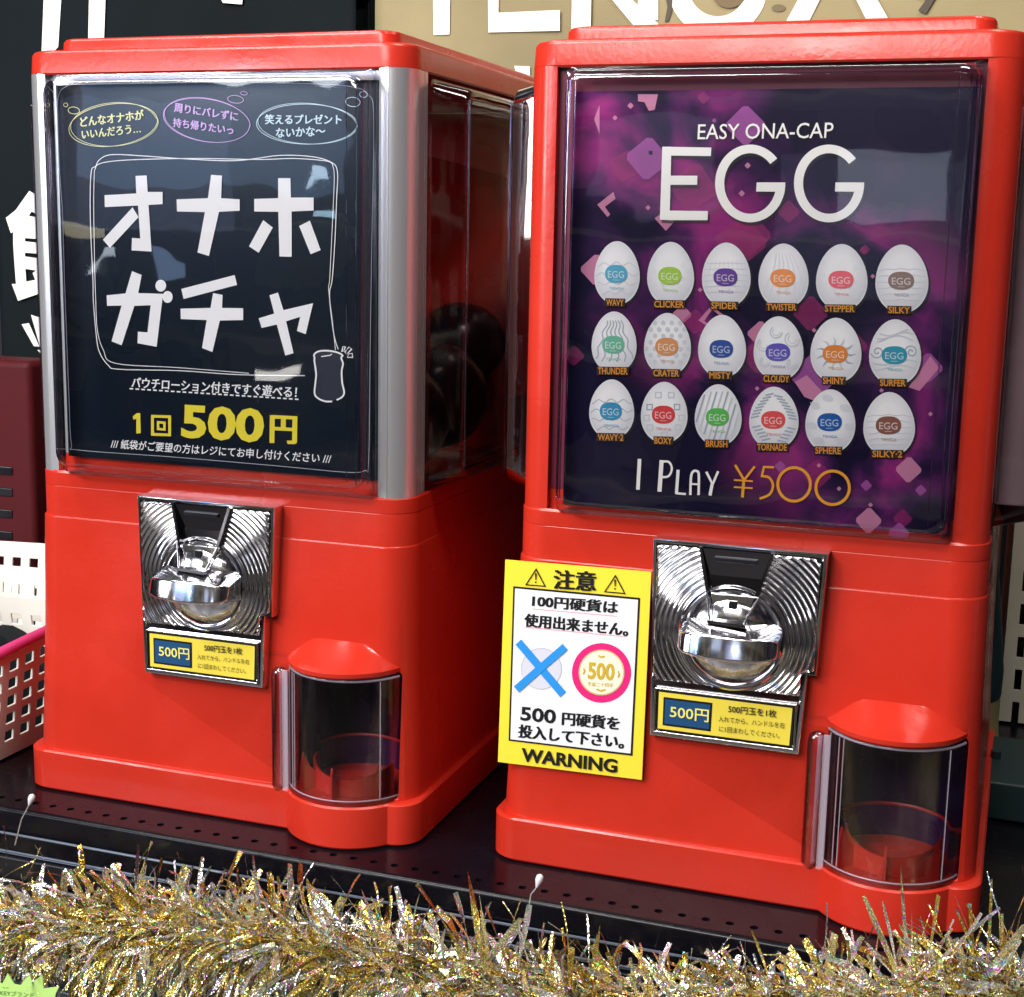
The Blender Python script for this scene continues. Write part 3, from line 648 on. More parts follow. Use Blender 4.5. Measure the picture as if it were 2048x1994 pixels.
# eggs
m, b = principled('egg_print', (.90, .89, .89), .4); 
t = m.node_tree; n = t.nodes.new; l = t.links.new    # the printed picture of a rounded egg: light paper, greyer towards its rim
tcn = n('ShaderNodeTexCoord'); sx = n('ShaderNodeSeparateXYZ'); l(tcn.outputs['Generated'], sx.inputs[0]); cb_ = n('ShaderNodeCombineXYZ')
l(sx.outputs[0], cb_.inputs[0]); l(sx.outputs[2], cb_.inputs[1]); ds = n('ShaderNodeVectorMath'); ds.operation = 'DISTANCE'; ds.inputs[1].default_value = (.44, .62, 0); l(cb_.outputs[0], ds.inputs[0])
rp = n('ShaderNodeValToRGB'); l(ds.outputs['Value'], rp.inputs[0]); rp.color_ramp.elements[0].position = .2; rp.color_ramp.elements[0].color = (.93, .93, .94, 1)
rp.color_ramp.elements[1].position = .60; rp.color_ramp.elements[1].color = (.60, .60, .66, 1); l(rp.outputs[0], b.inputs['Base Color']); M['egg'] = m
EGGS = [ # x0, x1, top, bottom, label rgb, label y, caption, caption centre
 (184, 372, 87, 345, (86, 172, 206), 222, 'WAVY', (271, 340)), (402, 596, 90, 350, (165, 206, 76), 230, 'CLICKER', (494, 347)), (628, 829, 93, 356, (100, 62, 150), 236, 'SPIDER', (721, 353)),
 (861, 1068, 97, 362, (242, 146, 72), 239, 'TWISTER', (957, 359)), (1098, 1311, 99, 370, (238, 102, 116), 246, 'STEPPER', (1197, 365)), (1343, 1562, 101, 380, (142, 118, 108), 250, 'SILKY', (1442, 371)),
 (173, 359, 377, 627, (108, 186, 156), 514, 'THUNDER', (262, 622)), (389, 583, 383, 638, (216, 146, 92), 522, 'CRATER', (482, 631)), (612, 810, 391, 647, (30, 72, 156), 531, 'MISTY', (704, 640)),
 (841, 1047, 397, 658, (92, 84, 182), 545, 'CLOUDY', (936, 654)), (1075, 1286, 403, 667, (226, 132, 52), 552, 'SHINY', (1172, 662)), (1317, 1532, 409, 678, (42, 150, 176), 557, 'SURFER', (1416, 671)),
 (163, 349, 657, 900, (52, 146, 190), 788, 'WAVY·2', (253, 895)), (376, 569, 667, 915, (214, 56, 62), 802, 'BOXY', (470, 909)), (598, 792, 677, 928, (88, 182, 82), 812, 'BRUSH', (690, 922)),
 (823, 1027, 687, 942, (224, 76, 76), 824, 'TORNADE', (918, 936)), (1054, 1261, 698, 957, (18, 86, 166), 833, 'SPHERE', (1149, 950)), (1293, 1507, 709, 972, (136, 82, 70), 846, 'SILKY·2', (1393, 964))]
G1, G2, G3 = ink((226, 228, 232)), ink((204, 210, 218)), ink((168, 178, 192)); CAP = ink((222, 146, 52)); CB = ink((44, 26, 18))
for i, (x0, x1, y0, y1, rgb, ly, cap, cc) in enumerate(EGGS):
    p = Print(O2, YC, *r7); cx_ = (x0+x1)/2; hw = (x1-x0)/2; h_ = y1-y0; ym = y0+h_*.58
    def egg(sc_=1., dx=0, dy=0):
        q = []
        for k in range(44):
            a_ = 2*math.pi*k/44; s_ = math.sin(a_); c_ = math.cos(a_)
            yy = ym+dy+(s_*h_*.44*sc_ if s_ > 0 else s_*h_*.58*sc_); taper = 1 if s_ > 0 else 1-.10*s_*s_
            q.append((cx_+dx+hw*c_*taper*sc_, yy))
        return q
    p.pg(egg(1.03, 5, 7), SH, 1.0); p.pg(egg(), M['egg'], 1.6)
    p.ribbon(egg(.965)[0:23], [1+7*math.sin(math.pi*k/22) for k in range(23)], G1, 1.8)
    def inside(x, y):
        v = (y-ym)/(h_*.44 if y > ym else h_*.58); u = (x-cx_)/hw; return u*u/((1 if v > 0 else 1-.10*v*v)**2)+v*v < .9
    def line(pts, wd, mt):
        run = []
        for q in pts+[(1e9, 1e9)]:
            if inside(*q): run.append(q)
            else:
                if len(run) > 1: p.ribbon(run, wd, mt, 2.1)
                run = []
    X = lambda u: cx_+u*hw
    st = cap
    if st in ('WAVY', 'WAVY·2', 'SILKY', 'SILKY·2'):
        amp, nn, wd = (7, 4, 3) if 'WAVY' in st else (2, 6, 3)
        for k in range(nn):
            yy = y0+h_*(.36+.46*k/(nn-1)); mt = G3 if st == 'WAVY·2' else G2
            line([(X(-1+2*j/30), yy+amp*math.sin(j*.75+k*1.3)+8*((j/15-1)**2)) for j in range(31)], wd, mt)
    elif st in ('THUNDER', 'TWISTER'):
        for k in range(6):
            u = -.85+k*.34; line([(X(u*(.35+.65*j/14)+(.06*math.sin(j*1.2) if st == 'THUNDER' else .1*math.sin(j*.3))), y0+h_*(.15+.68*j/14)) for j in range(15)], 5 if st == 'THUNDER' else 4, G3 if st == 'THUNDER' else G1)
    elif st in ('CRATER', 'CLICKER', 'STEPPER'):
        for ky in range(7):
            for kx in range(6):
                x, y = X(-.9+kx*.36+(ky % 2)*.18), y0+h_*(.16+.105*ky)
                if inside(x, y) and abs(x-cx_)+abs(y-ly)*1.2 > hw*.55:
                    if st == 'CRATER': p.ell((x, y), 9, 10, G2, 2.1, 0, 10)
                    elif (kx in (0, 5, 4) or ky in (5, 6)): p.oval((x, y), 7, 7, 2.5, G1, 2.1, 0, 10)
    elif st == 'SPIDER':
        for k in range(6): line([(X(-1+2*j/20), y0+h_*(.32+.09*k)+5*((j/10-1)**2)) for j in range(21)], 2.2, G2)
        for k in range(8): line([(X((-.95+.27*k)*(.6+.4*j/10)), y0+h_*(.28+.05*j)) for j in range(11)], 2, G1)
    elif st == 'CLOUDY':
        for (u, v, r_) in ((-.6, .45, 26), (.55, .36, 30), (-.1, .25, 24), (.55, .75, 22), (-.55, .72, 20)):
            for q in (1, .6): p.ribbon([(X(u)+r_*q*math.cos(R(a_)), y0+h_*v+r_*q*math.sin(R(a_))) for a_ in range(0, 250, 20)], 5*q, G2, 2.1)
    elif st == 'SHINY':
        for k in range(11):
            a_ = 2*math.pi*k/11; c_, s_ = math.cos(a_), math.sin(a_)
            p.ribbon([(cx_+c_*38, ly+s_*30), (cx_+c_*62-s_*6, ly+s_*56+c_*6), (cx_+c_*84, ly+s_*72)], [12, 8, 1], G3 if k in (0, 1, 4, 5, 6, 10) else G2, 2.1)
    elif st == 'SURFER':
        for (u, s_) in ((-.68, 1), (.62, -1)):
            p.ribbon([(X(u)+(4+a_/22)*math.cos(R(a_*s_)), y0+h_*.5+(4+a_/22)*math.sin(R(a_*s_))) for a_ in range(0, 560, 35)], 5, G3, 2.1)
        for k in range(3): line([(X(-.7+1.4*j/14), y0+h_*(.20+.05*k)+14*math.sin(j*.35+k)) for j in range(15)], 6, G2)
        for k in range(2): line([(X(-.9+1.8*j/14), y0+h_*(.66+.08*k)+10*math.sin(j*.45+k)) for j in range(15)], 6, G2)
    elif st == 'BOXY':
        for (u, v) in ((-.62, .42), (.55, .42), (-.75, .60), (.75, .60), (-.6, .76), (.6, .76), (-.25, .22), (.3, .22), (0, .88)):
            q = 11; p.ribbon([(X(u)-q, y0+h_*v-q), (X(u)+q, y0+h_*v-q), (X(u)+q, y0+h_*v+q), (X(u)-q, y0+h_*v+q)], 5, G3 if v == .42 else G2, 2.1, True)
    elif st == 'BRUSH':
        for k in range(13):
            u = -1.4+k*.24; line([(X(u+.62*(1-j/16)), y0+h_*(.12+.80*j/16)) for j in range(17) if (j+k) % 6 != 0], 7, G3 if k % 2 else G2)
    elif st == 'TORNADE':
        for s_ in (-1, 1):
            for j in range(15):
                v = .14+.052*j; u = s_*(.18+.62*math.sin(min(1, j/9)*1.57))*(1 if j < 10 else 1-.12*(j-9))
                a_ = (X(u-.17), y0+h_*v); b2 = (X(u+.17), y0+h_*(v+.03*s_))
                if inside(*a_) and inside(*b2): p.ribbon([a_, b2], 7, G3, 2.1)
    elif st == 'SPHERE':
        for (u, v) in ((-.62, .26), (.60, .30), (-.75, .58), (.78, .60), (-.1, .14), (-.45, .82), (.45, .84)):
            for q in range(-3, 4):
                hh = math.sqrt(max(0, 16-q*q))*5
                if inside(X(u)+q*6, y0+h_*v): p.ribbon([(X(u)+q*6-hh*.3, y0+h_*v-hh*.8), (X(u)+q*6+hh*.3, y0+h_*v+hh*.8)], 3, G2, 2.1)
    lx = cx_-3; rx_ = hw*.49; ry_ = 37
    sup = [(lx+rx_*math.copysign(abs(math.cos(a_))**.8, math.cos(a_)), ly+ry_*math.copysign(abs(math.sin(a_))**.9, math.sin(a_))) for a_ in [2*math.pi*k/28 for k in range(28)]]
    p.pg(sup, ink(rgb), 2.5)
    p.text('EGG', (lx-rx_*.72, ly-13), (lx+rx_*.72, ly-11), (lx-rx_*.72, ly+16), ink(tuple(int(v*.35+165) for v in rgb)), 3, .01)
    p.ribbon([(lx-rx_*.28, ly+25), (lx+rx_*.28, ly+26)], 4, ink(tuple(int(v*.5+120) for v in rgb)), 3)
    p.text('TENGA', (lx-30, ly+52), (lx+34, ly+55), (lx-30, ly+63), ink(tuple(int(v*.5+115) for v in rgb)), 3)
    tw = len(cap)*8.3+3; hh = 15
    p.ribbon([(cc[0]-tw-5, cc[1]-1), (cc[0]+tw+5, cc[1]+1)], 34, CB, 3)
    p.text(cap, (cc[0]-tw, cc[1]-hh), (cc[0]+tw, cc[1]-hh+2), (cc[0]-tw, cc[1]+hh-2), CAP, 3.6, .02)
    tag(p.build('egg_picture', dc2, 0), 'printed white egg captioned '+cap.replace('·', ' '))

# ------------------------------------------------------------------ caution sign on the right machine
YS = -.0105
sg = Print(O2, YS, (960, 1040), .3885)
def slab(pts, y0, y1, mat, name, parent=None):
    f = [sg.P(q, 0) for q in pts]; mb = MB()
    mb.loft([[(v.x, y0, v.z) for v in f][::-1], [(v.x, y1, v.z) for v in f][::-1]], mat); return fixnormals(mb.build(name, parent, 0))
root = empty('caution_sign', (O2[0]-.104, O2[1]+YS, .14))
tag(root, 'yellow and white Japanese caution sign stuck left of the right coin mechanism', 'sign')
off = Vector((.104, -YS, -.14))
def shift(o): o.location = off; return o
Yw = ink((244, 222, 60)); K = ink((18, 18, 20)); Wp = ink((236, 238, 244))
shift(slab([(130, 205), (882, 268), (833, 1338), (92, 1245)], YS, YS+.0012, Yw, 'board', root))
sg.pg([(172, 340), (825, 400), (785, 1213), (148, 1135)], K, .6); sg.pg([(182, 351), (815, 410), (776, 1201), (158, 1127)], Wp, 1.1)
for q, ex in (([(290, 252), (336, 340), (238, 332)], (289, 272)), ([(698, 286), (746, 377), (643, 368)], (697, 306))):
    sg.ribbon(q, 6, K, 1.2, True); sg.ribbon([(ex[0], ex[1]), (ex[0]-1, ex[1]+36)], [9, 4], K, 1.3); sg.ell((ex[0]-1, ex[1]+47), 4.5, 4.5, K, 1.3, 0, 10)
sg.text('注意', (385, 254), (597, 266), (383, 352), K, 1.6, .036)
sg.text('100円硬貨は', (275, 382), (712, 418), (272, 444), K, 1.6, .045)
sg.text('使用出来ません。', (235, 480), (765, 530), (232, 546), K, 1.6, .045)
RDk = ink((226, 130, 140)); sg.ribbon([(272, 456), (708, 494)], 3, RDk, 1.6); sg.ribbon([(234, 550), (758, 600)], 3, RDk, 1.6)
sg.ell((318, 763), 103, 105, ink((214, 214, 228)), 1.5, 0, 40); sg.oval((318, 763), 103, 105, 3, ink((190, 190, 205)), 1.7)
BLx = ink((42, 146, 226)); sg.ribbon([(200, 626), (430, 896)], 40, BLx, 2); sg.ribbon([(441, 650), (190, 869)], 40, BLx, 2.4)
sg.ell((627, 785), 152, 153, ink((228, 34, 120)), 1.6, 0, 48); sg.ell((628, 783), 118, 118, ink((212, 190, 128)), 2, 0, 48); sg.ell((628, 783), 111, 111, ink((242, 236, 214)), 2.4, 0, 48)
GD = ink((204, 172, 44)); sg.text('500', (560, 727), (697, 736), (557, 815), GD, 2.9, .03); sg.text('平成二十四年', (556, 829), (690, 836), (555, 852), GD, 2.9)
for q in ([(612, 695), (628, 703), (645, 697)], [(602, 868), (625, 876), (648, 870)], [(536, 760), (542, 775), (534, 790)], [(714, 775), (720, 790), (714, 808)]): sg.ribbon(q, 8, GD, 2.9)
sg.text('500', (212, 957), (395, 975), (209, 1030), K, 1.6, .03); sg.text('円硬貨を', (428, 985), (720, 1012), (425, 1052), K, 1.6, .045)
sg.text('投入して下さい。', (205, 1050), (745, 1108), (200, 1117), K, 1.6, .045)
sg.text('WARNING', (216, 1170), (710, 1230), (213, 1240), K, 1.6, .034)
shift(sg.build('lettering', root, 0))

# ------------------------------------------------------------------ black capsules waiting inside the left machine
def capsule(loc, lab, rad=.042):
    mb = MB(); loops = []
    for k in range(1, 20):
        a_ = math.pi*k/20; rr2 = rad*math.sin(a_)*(1.0 if abs(k-10) > 0 else 1.03)
        loops.append([(rr2*math.cos(t_), rr2*math.sin(t_), -rad*math.cos(a_)) for t_ in [2*math.pi*i/32 for i in range(32)]])
    mb.loft(loops, M['black']); o = fixnormals(mb.build('capsule', None, 60)); o.location = loc; o.rotation_euler = (.6, .3, 0)
    tag(o, lab, 'capsule', 'black capsules inside the left machine'); return o
capsule((.100, .090, .2885), 'black capsule nearest the silver post inside the left machine')
capsule((.098, .178, .2960), 'black capsule in the middle of the left machine side window')
capsule((.090, .250, .3250), 'black capsule highest and farthest back in the left machine side window')

# white sheet inside the right machine's side cover
q = MB(); q.box(.150, .1512+.018, .05, .32, .262, .505, M['paper'], .002); o = q.build('paper_liner', m2, 30)
w_ = MB(); w_.tube([(.1705, .12, .40), (.1712, .13, .36), (.1712, .15, .33), (.1708, .14, .29), (.171, .17, .27)], .0006, M['dullred'], 5); w_.build('wire', o, 60)

# ------------------------------------------------------------------ shelf
sh = empty('shelf', (.2, .2, 0)); tag(sh, 'black perforated steel shelf carrying both capsule machines', 'shelf')
OFF = Vector((-.2, -.2, 0))
s = MB(); zt = -.0006; K_ = M['enamel']; P_ = .01535; x0s, x1s = -.60, .90; ya, yb_ = -.0500, -.0260; yc = -.0375
nx = int((x1s-x0s)/P_)
for i in range(nx):
    a_, b2 = x0s+i*P_, x0s+(i+1)*P_; cx_ = (a_+b2)/2; outer = []; inner = []; low = []
    for k in range(16):
        t_ = 2*math.pi*k/16; c_, s_ = math.cos(t_), math.sin(t_); q = max(abs(c_), abs(s_))
        outer.append((cx_+c_/q*P_/2, yc+s_/q*(yb_-ya)/2*1.0, zt)); inner.append((cx_+.0027*c_, yc+.0027*s_, zt)); low.append((cx_+.0027*c_, yc+.0027*s_, zt-.004))
    yo = (ya+yb_)/2
    outer = [(x, y-yc+yo, z) for x, y, z in outer]
    s.loft([outer, inner, low], K_, False, False)
s.add([(x0s, yb_, zt), (x1s, yb_, zt), (x1s, .62, zt), (x0s, .62, zt)], [[0, 1, 2, 3]], K_)
s.add([(x0s, ya, zt-.004), (x1s, ya, zt-.004), (x1s, .0, zt-.004), (x0s, .0, zt-.004)], [[0, 1, 2, 3]], M['black'])
prof = [(ya, zt)]+[(ya-.0035*math.sin(R(a_)), zt-.0035+.0035*math.cos(R(a_))) for a_ in range(15, 91, 15)]+[(ya-.0035, -.020), (ya+.001, -.0215), (ya+.001, -.060)]
s.loft([[(x0s, y, z) for y, z in prof], [(x1s, y, z) for y, z in prof]], K_, False, False, False)
o = s.build('shelf_top', sh, 30); o.location = OFF
s = MB()
for z_, r_ in ((-.0190, .0010), (-.0330, .0010), (-.0345, .0006)): s.tube([(x0s, -.0560, z_), (x1s, -.0560, z_)], r_, M['greyac'], 8)
s.box(x0s, x1s, -.0562, -.0552, -.0345, -.0190, M['enamel'])
s.box(x0s, x1s, -.0600, -.0550, -.052, -.036, M['black'], .001)
o = s.build('price_rail', sh, 30); o.location = OFF

# ------------------------------------------------------------------ back wall and banners behind
q = MB(); q.poly([(-2, .95, -1), (2.5, .95, -1), (2.5, .95, 2.2), (-2, .95, 2.2)], principled('dark_wall', (.012, .012, .02), .7)[0]); tag(q.build('back_wall', None, 0), kind='structure')
q = MB(); q.poly([(-3, -3.5, -1.0), (3, -3.5, -1.0), (3, .95, -1.0), (-3, .95, -1.0)], textured(*principled('grey_floor', (.16, .15, .15), .3), 3.0, .9, .1)); tag(q.build('floor', None, 0), kind='structure')

# product shelves across the aisle (seen only as reflections in the covers and the chrome)
m, b = principled('shelves_of_packages', (.2, .2, .2), .5); t = m.node_tree; n = t.nodes.new; l = t.links.new
tcn = n('ShaderNodeTexCoord'); mpn = n('ShaderNodeMapping'); mpn.inputs['Rotation'].default_value = (R(90), 0, 0); l(tcn.outputs['Object'], mpn.inputs[0])
vo = n('ShaderNodeTexVoronoi'); vo.distance = 'CHEBYCHEV'; vo.inputs['Scale'].default_value = 7; vo.inputs['Randomness'].default_value = .8; l(tcn.outputs['Object'], vo.inputs['Vector'])
ss = n('ShaderNodeSeparateColor'); l(vo.outputs['Color'], ss.inputs[0]); rp = n('ShaderNodeValToRGB'); rp.color_ramp.interpolation = 'CONSTANT'; l(ss.outputs[0], rp.inputs[0])
rp.color_ramp.elements[0].color = (.01, .01, .015, 1); rp.color_ramp.elements[1].position = .93; rp.color_ramp.elements[1].color = (.85, .82, .78, 1)
for pos, c in ((.34, (.10, .08, .10)), (.46, (.45, .42, .40)), (.56, (.30, .02, .02)), (.64, (.02, .06, .22)), (.70, (.55, .50, .35)), (.78, (.18, .30, .05)), (.82, (.02, .02, .03))):
    el = rp.color_ramp.elements.new(pos); el.color = (*c, 1)
l(rp.outputs[0], b.inputs['Base Color'])
q = MB()
for k in range(7):
    z_ = -1.0+.36*k; q.box(-3, 3, -3.5, -3.15, z_-.02, z_, M['cream'])
q.poly([(-3, -3.45, -1), (-3, -3.45, 1.5), (3, -3.45, 1.5), (3, -3.45, -1)], m)
tag(q.build('opposite_wall', None, 0), kind='structure')

YBN = .56
def banner(name, x0, x1, z0, z1, mat, amp, lab, seed=0):
    mb = MB(); nx_, nz_ = 60, 24; vs = []
    for j in range(nz_+1):
        for i in range(nx_+1):
            x = x0+(x1-x0)*i/nx_; z = z0+(z1-z0)*j/nz_
            vs.append((x, YBN+amp*math.sin(x*19+seed)*(1-.4*(z-z0)/(z1-z0))+amp*.5*math.sin(x*47+z*5+seed), z))
    front = [[j*(nx_+1)+i, j*(nx_+1)+i+1, (j+1)*(nx_+1)+i+1, (j+1)*(nx_+1)+i] for j in range(nz_) for i in range(nx_)]
    mb.add(vs, front, mat); o = mb.build(name, None, 60)
    sm = o.modifiers.new('cloth', 'SOLIDIFY'); sm.thickness = .0015; sm.offset = 1
    tag(o, lab, 'banner'); return o
m, b = principled('khaki_cloth', (.34, .285, .145), .75); M['khakicloth'] = textured(m, b, 5, .45, 0, .2, 400)
m, b = principled('black_cloth', (.007, .011, .014), .8, 0, .12); M['blackcloth'] = textured(m, b, 6, .3, 0, .2, 400)
XL = on_y((0, 0, 0), 752, 30, YBN).x
kb = banner('hanging_banner', XL, .72, .34, .86, M['khakicloth'], .0012, 'khaki cloth banner with large white capital letters behind the machines')
bb = banner('hanging_banner', -.62, XL-.022, .16, .95, M['blackcloth'], .0015, 'black cloth banner with white Japanese characters behind the left machine', 1.3)
WB = flat('white_cloth_print', (250, 248, 240), .7)
p = Print((0, 0, 0), YBN-.0032, (740, 0), .6687)
for q in ([(188, -60), (240, -60), (238, 103), (190, 105)], [(100, -110), (330, -110), (330, -60), (100, -60)], [(352, -110), (387, -110), (384, 38), (568, 30), (568, 92), (354, 97)],
          [(606, -110), (664, -110), (660, 90), (602, 90)], [(664, -110), (862, 70), (862, 90), (800, 90), (725, 0), (664, -90)], [(800, 60), (862, 60), (862, -110), (805, -110)]): p.pg(q, WB, 0)
p.ribbon([(1040+118*math.cos(R(a_)), -42+122*math.sin(R(a_))) for a_ in range(-10, 200, 8)], 62, WB, 0)
p.pg([(1230, 90), (1300, 90), (1400, -110), (1340, -110)], WB, 0); p.pg([(1400, -110), (1455, -110), (1570, 90), (1500, 90)], WB, 0.5)
p.frame((680, 0), .3477)
p.pg([(1003, 378), (1092, 382), (1094, 520), (1030, 540)], WB, 0)
DG = ink((84, 78, 66)); p.pg([(1868, -40), (1915, -40), (1908, 70), (1890, 122), (1868, 126), (1884, 40)], DG, .6)
p.frame((1000, 0), .5358); p.pg([(1540, -30), (1640, -30), (1590, 52), (1560, 40), (1590, 0)], DG, .6); p.ell((855, -22), 62, 52, ink((120, 104, 74)), .8); p.ell((1040, 30), 26, 14, ink((120, 108, 80)), .6)
p.build('lettering', kb, 0)
p = Print((0, 0, 0), YBN-.0040, (0, 0), .3988)
for q in ([(222, -80), (312, -80), (292, 235), (206, 330)], [(448, -80), (532, -80), (518, 300), (440, 300)], [(1090, -40), (1220, -40), (1214, 22), (1118, 14)]): p.pg(q, WB, 0)
p.frame((0, 340), .2102)
def stroke_polys(l_):
    for q in l_: p.pg(q, WB, 0)
stroke_polys([[(278, 198), (345, 236), (420, 300), (420, 380), (352, 420), (300, 395), (275, 436), (352, 452), (420, 455), (420, 660), (238, 648), (236, 535), (190, 527), (236, 478), (250, 450), (150, 380)],
              [(150, 380), (275, 436), (190, 527), (236, 535), (238, 648), (238, 690), (125, 690), (125, 590), (103, 602), (55, 456)],
              [(125, 690), (238, 678), (420, 700), (420, 800), (238, 787), (238, 830), (133, 830)],
              [(133, 830), (238, 822), (420, 850), (420, 965), (345, 957), (242, 940), (250, 1062), (152, 1083)],
              [(112, 1085), (158, 1083), (250, 1062), (335, 1045), (310, 980), (345, 957), (420, 965), (420, 1160), (172, 1245)],
              [(295, 1378), (392, 1408), (470, 1500), (470, 1700), (392, 1720)], [(205, 1468), (275, 1456), (375, 1680), (322, 1676)], [(355, 1712), (375, 1712), (420, 1740), (420, 1780)]])
p.build('lettering', bb, 0)
q = MB(); a_ = on_y((0, 0, 0), 722, 20, .62); q.box(a_.x, a_.x+.020, .60, .62, .2, 1.0, M['teal'], .002); q.box(a_.x, a_.x+.030, .592, .600, .668, .672, M['silver'], .0005)
tag(q.build('display_pole', None, 30), 'dark steel pole standing between the black banner and the khaki banner', 'pole')

# ------------------------------------------------------------------ basket and cabinet on the left
bs = empty('plastic_basket', (-.32, .10, 0)); tag(bs, 'white plastic basket with square holes and a pink rim beside the left machine', 'basket')
BO = (-.32, .10, 0)
def holed_wall(name, P0, P1, zb, ztop0, ztop1, rows, cols, x_in, hole=(.5, .62), lean=.012, zlo=.2, zhi=.86, u0=.05, u1=.95, parent=None, mat=None, thick=.0022):
    """wall between two ground points with rows x cols real openings"""
    P0, P1 = Vector(P0), Vector(P1); d_ = (P1-P0); nrm = Vector((d_.y, -d_.x)).normalized()
    us = [0]+sum([[u0+(u1-u0)*(k+.5-hole[0]/2)/cols, u0+(u1-u0)*(k+.5+hole[0]/2)/cols] for k in range(cols)], [])+[1]
    vs_ = [0]+sum([[zlo+(zhi-zlo)*(k+.5-hole[1]/2)/rows, zlo+(zhi-zlo)*(k+.5+hole[1]/2)/rows] for k in range(rows)], [])+[1]
    bm = bmesh.new(); grid = []
    for v in vs_:
        row = []
        for u in us:
            zt_ = ztop0+(ztop1-ztop0)*u; q = P0+d_*u+nrm*lean*v; row.append(bm.verts.new((q.x, q.y, zb+(zt_-zb)*v)))
        grid.append(row)
    for j in range(len(vs_)-1):
        for i in range(len(us)-1):
            if i % 2 == 1 and j % 2 == 1: continue
            bm.faces.new((grid[j][i], grid[j][i+1], grid[j+1][i+1], grid[j+1][i]))
    me = bpy.data.meshes.new(name); bm.to_mesh(me); bm.free(); me.materials.append(mat or M['white'])
    o = bpy.data.objects.new(name, me); COL.objects.link(o); o.parent = parent
    sm = o.modifiers.new('wall', 'SOLIDIFY'); sm.thickness = thick; sm.offset = 0
    bv = o.modifiers.new('soft', 'BEVEL'); bv.width = .0005; bv.segments = 2
    return o
bX = -.200-BO[0]
# side wall facing the machine, front wall, far wall and back wall
holed_wall('side_wall', (bX-.012, -.16), (bX-.012, .10), .001, .088, .104, 5, 13, 0, (.55, .58), .012, .12, .92, .02, .98, bs)
holed_wall('side_wall', (bX-.16, .10), (bX-.16, -.16), .001, .104, .088, 5, 13, 0, (.55, .58), .012, .12, .92, .02, .98, bs)
holed_wall('front_wall', (bX-.16, -.16), (bX-.012, -.16), .001, .088, .088, 5, 8, 0, (.55, .58), .012, .12, .92, .03, .97, bs)
holed_wall('back_wall', (bX-.012, .10), (bX-.16, .10), .001, .104, .104, 5, 8, 0, (.55, .58), .012, .12, .92, .03, .97, bs)
q = MB(); q.box(bX-.158, bX-.013, -.158, .098, .0008, .003, M['white'], .0005); q.build('bottom', bs, 0)
q = MB(); rim = [(bX+.0012, -.172, .0885), (bX+.0012, .112, .1055), (bX-.173, .112, .1055), (bX-.173, -.172, .0885), (bX+.0012, -.172, .0885)]
for i in (0, 3):
    a_, b2 = Vector(rim[i]), Vector(rim[i+1]); q.tube([a_+(b2-a_)*k/6 for k in range(7)], .0048, M['pink'], 12)
q.build('rim', bs, 60)
hp = MB(); nn = 14; vsx = []
for j in range(nn+1):
    for i in range(nn+1):
        u, v = i/nn, j/nn; e2 = min(1, 6*min(u, 1-u))*min(1, 6*min(v, 1-v))
        vsx.append((-.355+u*.150-.32+.355-.166+.161, -.045+v*.235, .006+.058*e2+.012*math.sin(u*9+v*5)*e2+.006*math.sin(v*23)*e2))
vsx = [(-.3635+ (i % (nn+1))/nn*.149, y, z) for i, (x, y, z) in enumerate(vsx)]
hp.add(vsx, [[j*(nn+1)+i, j*(nn+1)+i+1, (j+1)*(nn+1)+i+1, (j+1)*(nn+1)+i] for j in range(nn) for i in range(nn)], M['blackcloth'])
tag(hp.build('cloth_heap', None, 80), 'black cloth heap lying inside the pink rimmed basket', 'cloth')
# taller cream basket behind it
b2s = empty('plastic_basket', (-.36, .24, 0)); tag(b2s, 'taller cream plastic basket standing behind the pink rimmed one', 'basket')
holed_wall('front_wall', (-.17, -.075), (.150, -.075), .001, .092, .100, 5, 14, 0, (.5, .6), .012, .05, .86, .03, .97, b2s)
holed_wall('side_wall', (.150, -.075), (.150, .10), .001, .100, .104, 5, 7, 0, (.5, .6), .012, .05, .86, .03, .97, b2s)
holed_wall('back_wall', (.150, .10), (-.17, .10), .001, .104, .092, 5, 14, 0, (.5, .6), .012, .05, .86, .03, .97, b2s)
q = MB(); q.box(-.168, .148, -.073, .098, .0008, .003, M['white'], .0005); q.build('bottom', b2s, 0)
cb = empty('vented_cabinet', (-.47, .45, 0)); tag(cb, 'dark red vented metal box standing behind the baskets at the left edge', 'cabinet')
q = MB(); c0 = on_y((0, 0, 0), 66, 712, .37); q.box(-.20, c0.x+.464, -.08, -.03, .0, c0.z-.006, M['cabred'], .008); q.build('case', cb, 30)
for z_ in (941, 984, 1027, 1070):
    v = on_y((0, 0, 0), 10, z_, .37); q = MB(); q.box(-.17, v.x+.47+.010, -.0815, -.0790, v.z-.0045, v.z+.0045, M['black'], .001); q.build('vent_slot', cb, 0)

